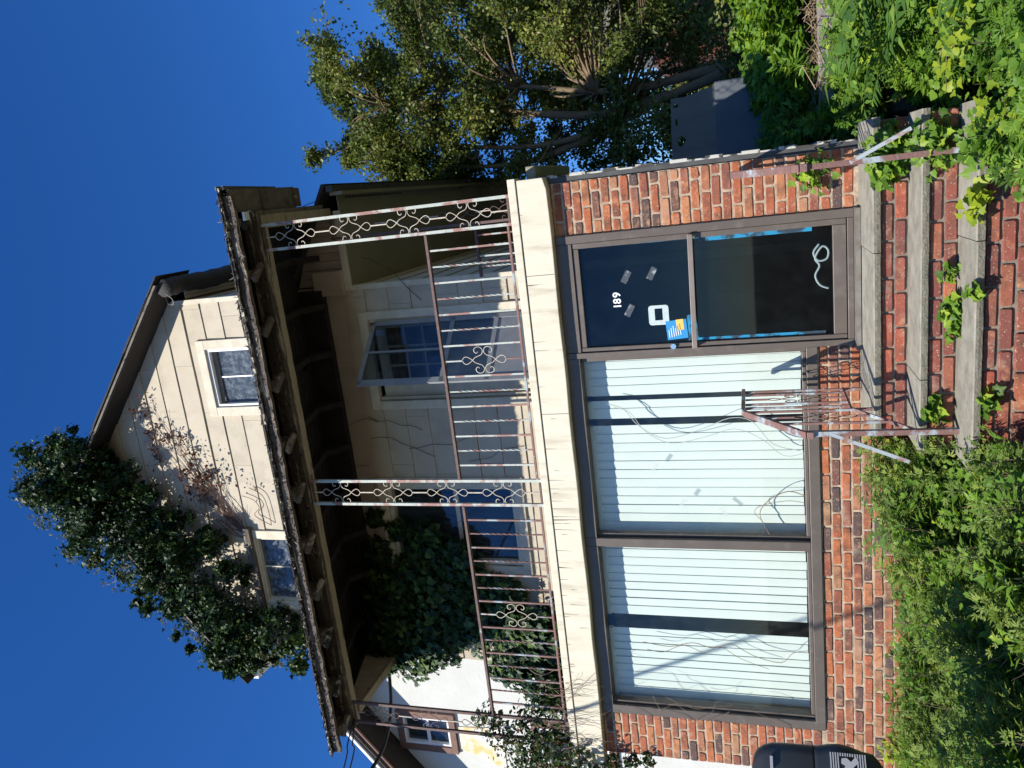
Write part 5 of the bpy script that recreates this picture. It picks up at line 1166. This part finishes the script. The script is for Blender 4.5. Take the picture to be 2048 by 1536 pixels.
for a in ((.02, 5.3, -.82, (.12, .12, .12), 170, .045, 'creeper mass lying over the right end of the top tread edge'), (.0, 4.98, -1.0, (.16, .12, .12), 190, .045, 'thick creeper over the right end of the middle tread'), (-.02, 4.62, -1.16, (.18, .14, .12), 210, .045, 'thick creeper over the right end of the lowest tread'), (-.15, 4.4, -1.33, (.2, .14, .09), 170, .045, 'low creeper at the right foot of the steps'), (-.97, 4.95, -1.10, (.13, .05, .07), 120, .05, 'green creeper on the riser below the second tread'), (-.30, 4.60, -1.10, (.11, .06, .07), 26, .06, 'yellow green creeper on the front edge of the bottom tread', L_yel), (-.10, 5.30, -.80, (.12, .07, .12), 150, .055, 'creeper hanging over the right end of the top tread'),
          (-.02, 5.15, -1.0, (.12, .10, .10), 170, .06, 'creeper bunched on the right end of the second tread'), (-.10, 5.93, -.42, (.14, .04, .16), 70, .05, 'thin creeper on the brick pier right of the door'), (-.05, 4.75, -1.2, (.12, .1, .1), 150, .06, 'creeper spreading over the right end of the bottom tread'), (-.72, 4.97, -1.06, (.06, .03, .06), 22, .045, 'tiny sprig in the middle of the second riser'),
          (-1.72, 4.62, -1.18, (.16, .12, .12), 130, .05, 'leafy weeds covering the left end of the lowest tread', L_mug, T_mug), (-1.78, 4.98, -1.0, (.10, .10, .10), 90, .045, 'leafy weeds covering the left end of the middle tread', L_mug, T_mug), (-1.55, 5.0, -1.0, (.08, .05, .07), 50, .05, 'small creeper at the left end of the second tread'), (-.78, 4.63, -1.11, (.05, .02, .06), 18, .05, 'two small leaves on the bottom tread'), (-1.40, 4.66, -1.2, (.07, .04, .06), 40, .05, 'leafy sprig by the left end of the bottom riser'),
          (.12, 4.45, -1.15, (.16, .2, .1), 30, .05, 'yellow leaved creeper on the near right slope', L_yel), (.55, 4.6, -.98, (.3, .3, .08), 60, .05, 'pale yellow green creeper patch on the right slope', L_yel), (-4.35, 4.4, -1.15, (.35, .3, .1), 160, .06, 'yellow green creeper patch in the left corner', L_yel),
          (-3.75, 5.85, -.98, (.10, .05, .12), 60, .045, 'sprig against the brick below the left shop window'), (-4.60, 5.80, -.95, (.16, .08, .14), 130, .05, 'yellowish creeper climbing the brick near the black mailbox', L_yel)):
    sprig(*a)
# a few stones and a scrap of paper at the foot of the steps
b = MB(); p = [(math.cos(k/8*6.28)*.1*random.uniform(.8, 1.1), math.sin(k/8*6.28)*.07*random.uniform(.8, 1.1)) for k in range(8)]
vs = [(-1.02+a, 4.52+c, -1.42) for a, c in p]+[(-1.02+a*.8, 4.52+c*.8, -1.36+random.uniform(-.01, .01)) for a, c in p]; b.add(vs, [tuple(range(8)), tuple(range(15, 7, -1))]+[(k, (k+1) % 8, (k+1) % 8+8, k+8) for k in range(8)])
b.build('stone', mat('dark_stone', (.10, .10, .10), .9, (.17, .17, .17), 30, bump=.6), bevel=.015, base=True, label='dark grey stone lying below the bottom step', cat='stone')
b = MB(); b.add([(-1.30+a*1.1, 4.50+c*.9, -1.40+.03*random.random()) for a, c in p]+[(-1.30, 4.50, -1.35)], [(k, (k+1) % 8, 8) for k in range(8)]); o = b.build('paper_scrap', M['white'], base=True, label='crumpled white paper scrap left of the dark stone', cat='litter'); o.modifiers.new('t', 'SOLIDIFY').thickness = .004

# ------------------------------------------------------------------ black mailbox at the left edge
K = 3.0
bn = empty('mailbox', -.806*3.0-.2, K+.2, -1.42, label='black plastic mailbox with domed top and pale hatched emblem at the left edge', cat='mailbox')
X1b = -.806*K; W = .40; XC = X1b-W/2
def ringr(z, s, n=6, cr=.045, dx=0):
    hw = W/2+dx; hd = .15*s; hw2 = hw*1.0; out = []
    e = (1-s)*W*.45; hw -= e/1.0
    for (cx_, cy_, a0) in ((hw-cr, hd-cr, 0), (-hw+cr, hd-cr, 90), (-hw+cr, -hd+cr, 180), (hw-cr, -hd+cr, 270)):
        for t in range(n+1): out.append((XC+cx_+cr*math.cos(R(a0+90*t/n)), K+.2+cy_+cr*math.sin(R(a0+90*t/n)), z))
    return out
def loft(rs_, name, m_, par):
    b = MB(); n = len(rs_[0]); vs = [p for r_ in rs_ for p in r_]; fs = [(i*n+k, i*n+(k+1) % n, (i+1)*n+(k+1) % n, (i+1)*n+k) for i in range(len(rs_)-1) for k in range(n)]+[tuple(range(n))[::-1], tuple((len(rs_)-1)*n+k for k in range(n))]
    b.add(vs, fs); return b.build(name, m_, par, smooth=True)
loft([ringr(z, q) for z, q in ((-.46, .30), (-.452, .55), (-.43, .72), (-.405, .86), (-.36, .90), (-.31, .99), (-.27, 1.02), (-.23, 1.0), (-.185, .95), (-.17, .945))], 'box_body', M['plastic'], bn)
loft([ringr(z, q) for z, q in ((-.168, .935), (-.16, .94), (-.05, .935), (0, .92), (.035, .86), (.062, .76), (.08, .6), (.09, .35))], 'domed_lid', M['plastic'], bn)
MB().box(XC-.05, XC+.05, K+.15, K+.25, -1.42, -.455).build('post', M['greywood'], bn)
em = empty('emblem', X1b-.09, K+.05, -.32, parent=bn)
ye = K+.2-.155
for k in range(15):
    z = -.235-.0095*k; xa, xb = X1b-.125, X1b-.032
    if 3 < k < 11:
        MB().box(xa, xa+.018, ye-.002, ye+.01, z, z+.0045).build('hatch_line', M['emblem'], em); MB().box(xb-.012, xb, ye-.002, ye+.01, z, z+.0045).build('hatch_line', M['emblem'], em)
    else: MB().box(xa, xb, ye-.002, ye+.01, z, z+.0045).build('hatch_line', M['emblem'], em)
b = MB(); bx = X1b-.08; b.prism([(bx+a_*.55, -.30+c_*.55) for a_, c_ in ((-.055, .01), (-.03, .035), (.0, .02), (.015, .05), (.05, .045), (.055, .01), (.03, -.02), (.07, -.055), (.03, -.075), (-.005, -.035), (-.04, -.04))], ye-.003, ye+.006); b.build('bird_mark', M['emblem'], em)
MB().box(X1b-.12, X1b-.07, K+.2-.152, K+.2-.14, .0, .012).build('lid_label', M['emblem'], bn)

bn.rotation_euler = (0, 0, R(40)); bn.location = (-2.655, 3.0, 0)

# ------------------------------------------------------------------ cables
def cable(pts, r_, label):
    MB().tube(catmull(pts, 8), r_, 8).build('cable', M['rubber'], label=label, cat='cable', group='service cables on the left of the house', base=True)
cable([(-4.99, 5.93, 4.06), (-5.08, 5.7, 4.02), (-5.28, 5.45, 4.0), (-6.4, 4.0, 4.1), (-9, 0, 5.4)], .007, 'upper thin black cable below the left end of the porch roof')
cable([(-4.97, 5.93, 4.05), (-5.06, 5.7, 3.96), (-5.24, 5.5, 3.93), (-6.3, 4.0, 3.98), (-9, 0, 5.2)], .007, 'lower thin black cable below the left end of the porch roof')
cable([(-5.20, 7.15, 4.28), (-5.42, 6.8, 4.12), (-5.54, 6.4, 4.0), (-5.6, 6, 3.98), (-5.65, 5, 4.07), (-5.7, 4, 4.18), (-5.8, 2, 4.38), (-6.1, -6, 5.3)], .02, 'thick black cable sagging past the ivy to the left porch corner')
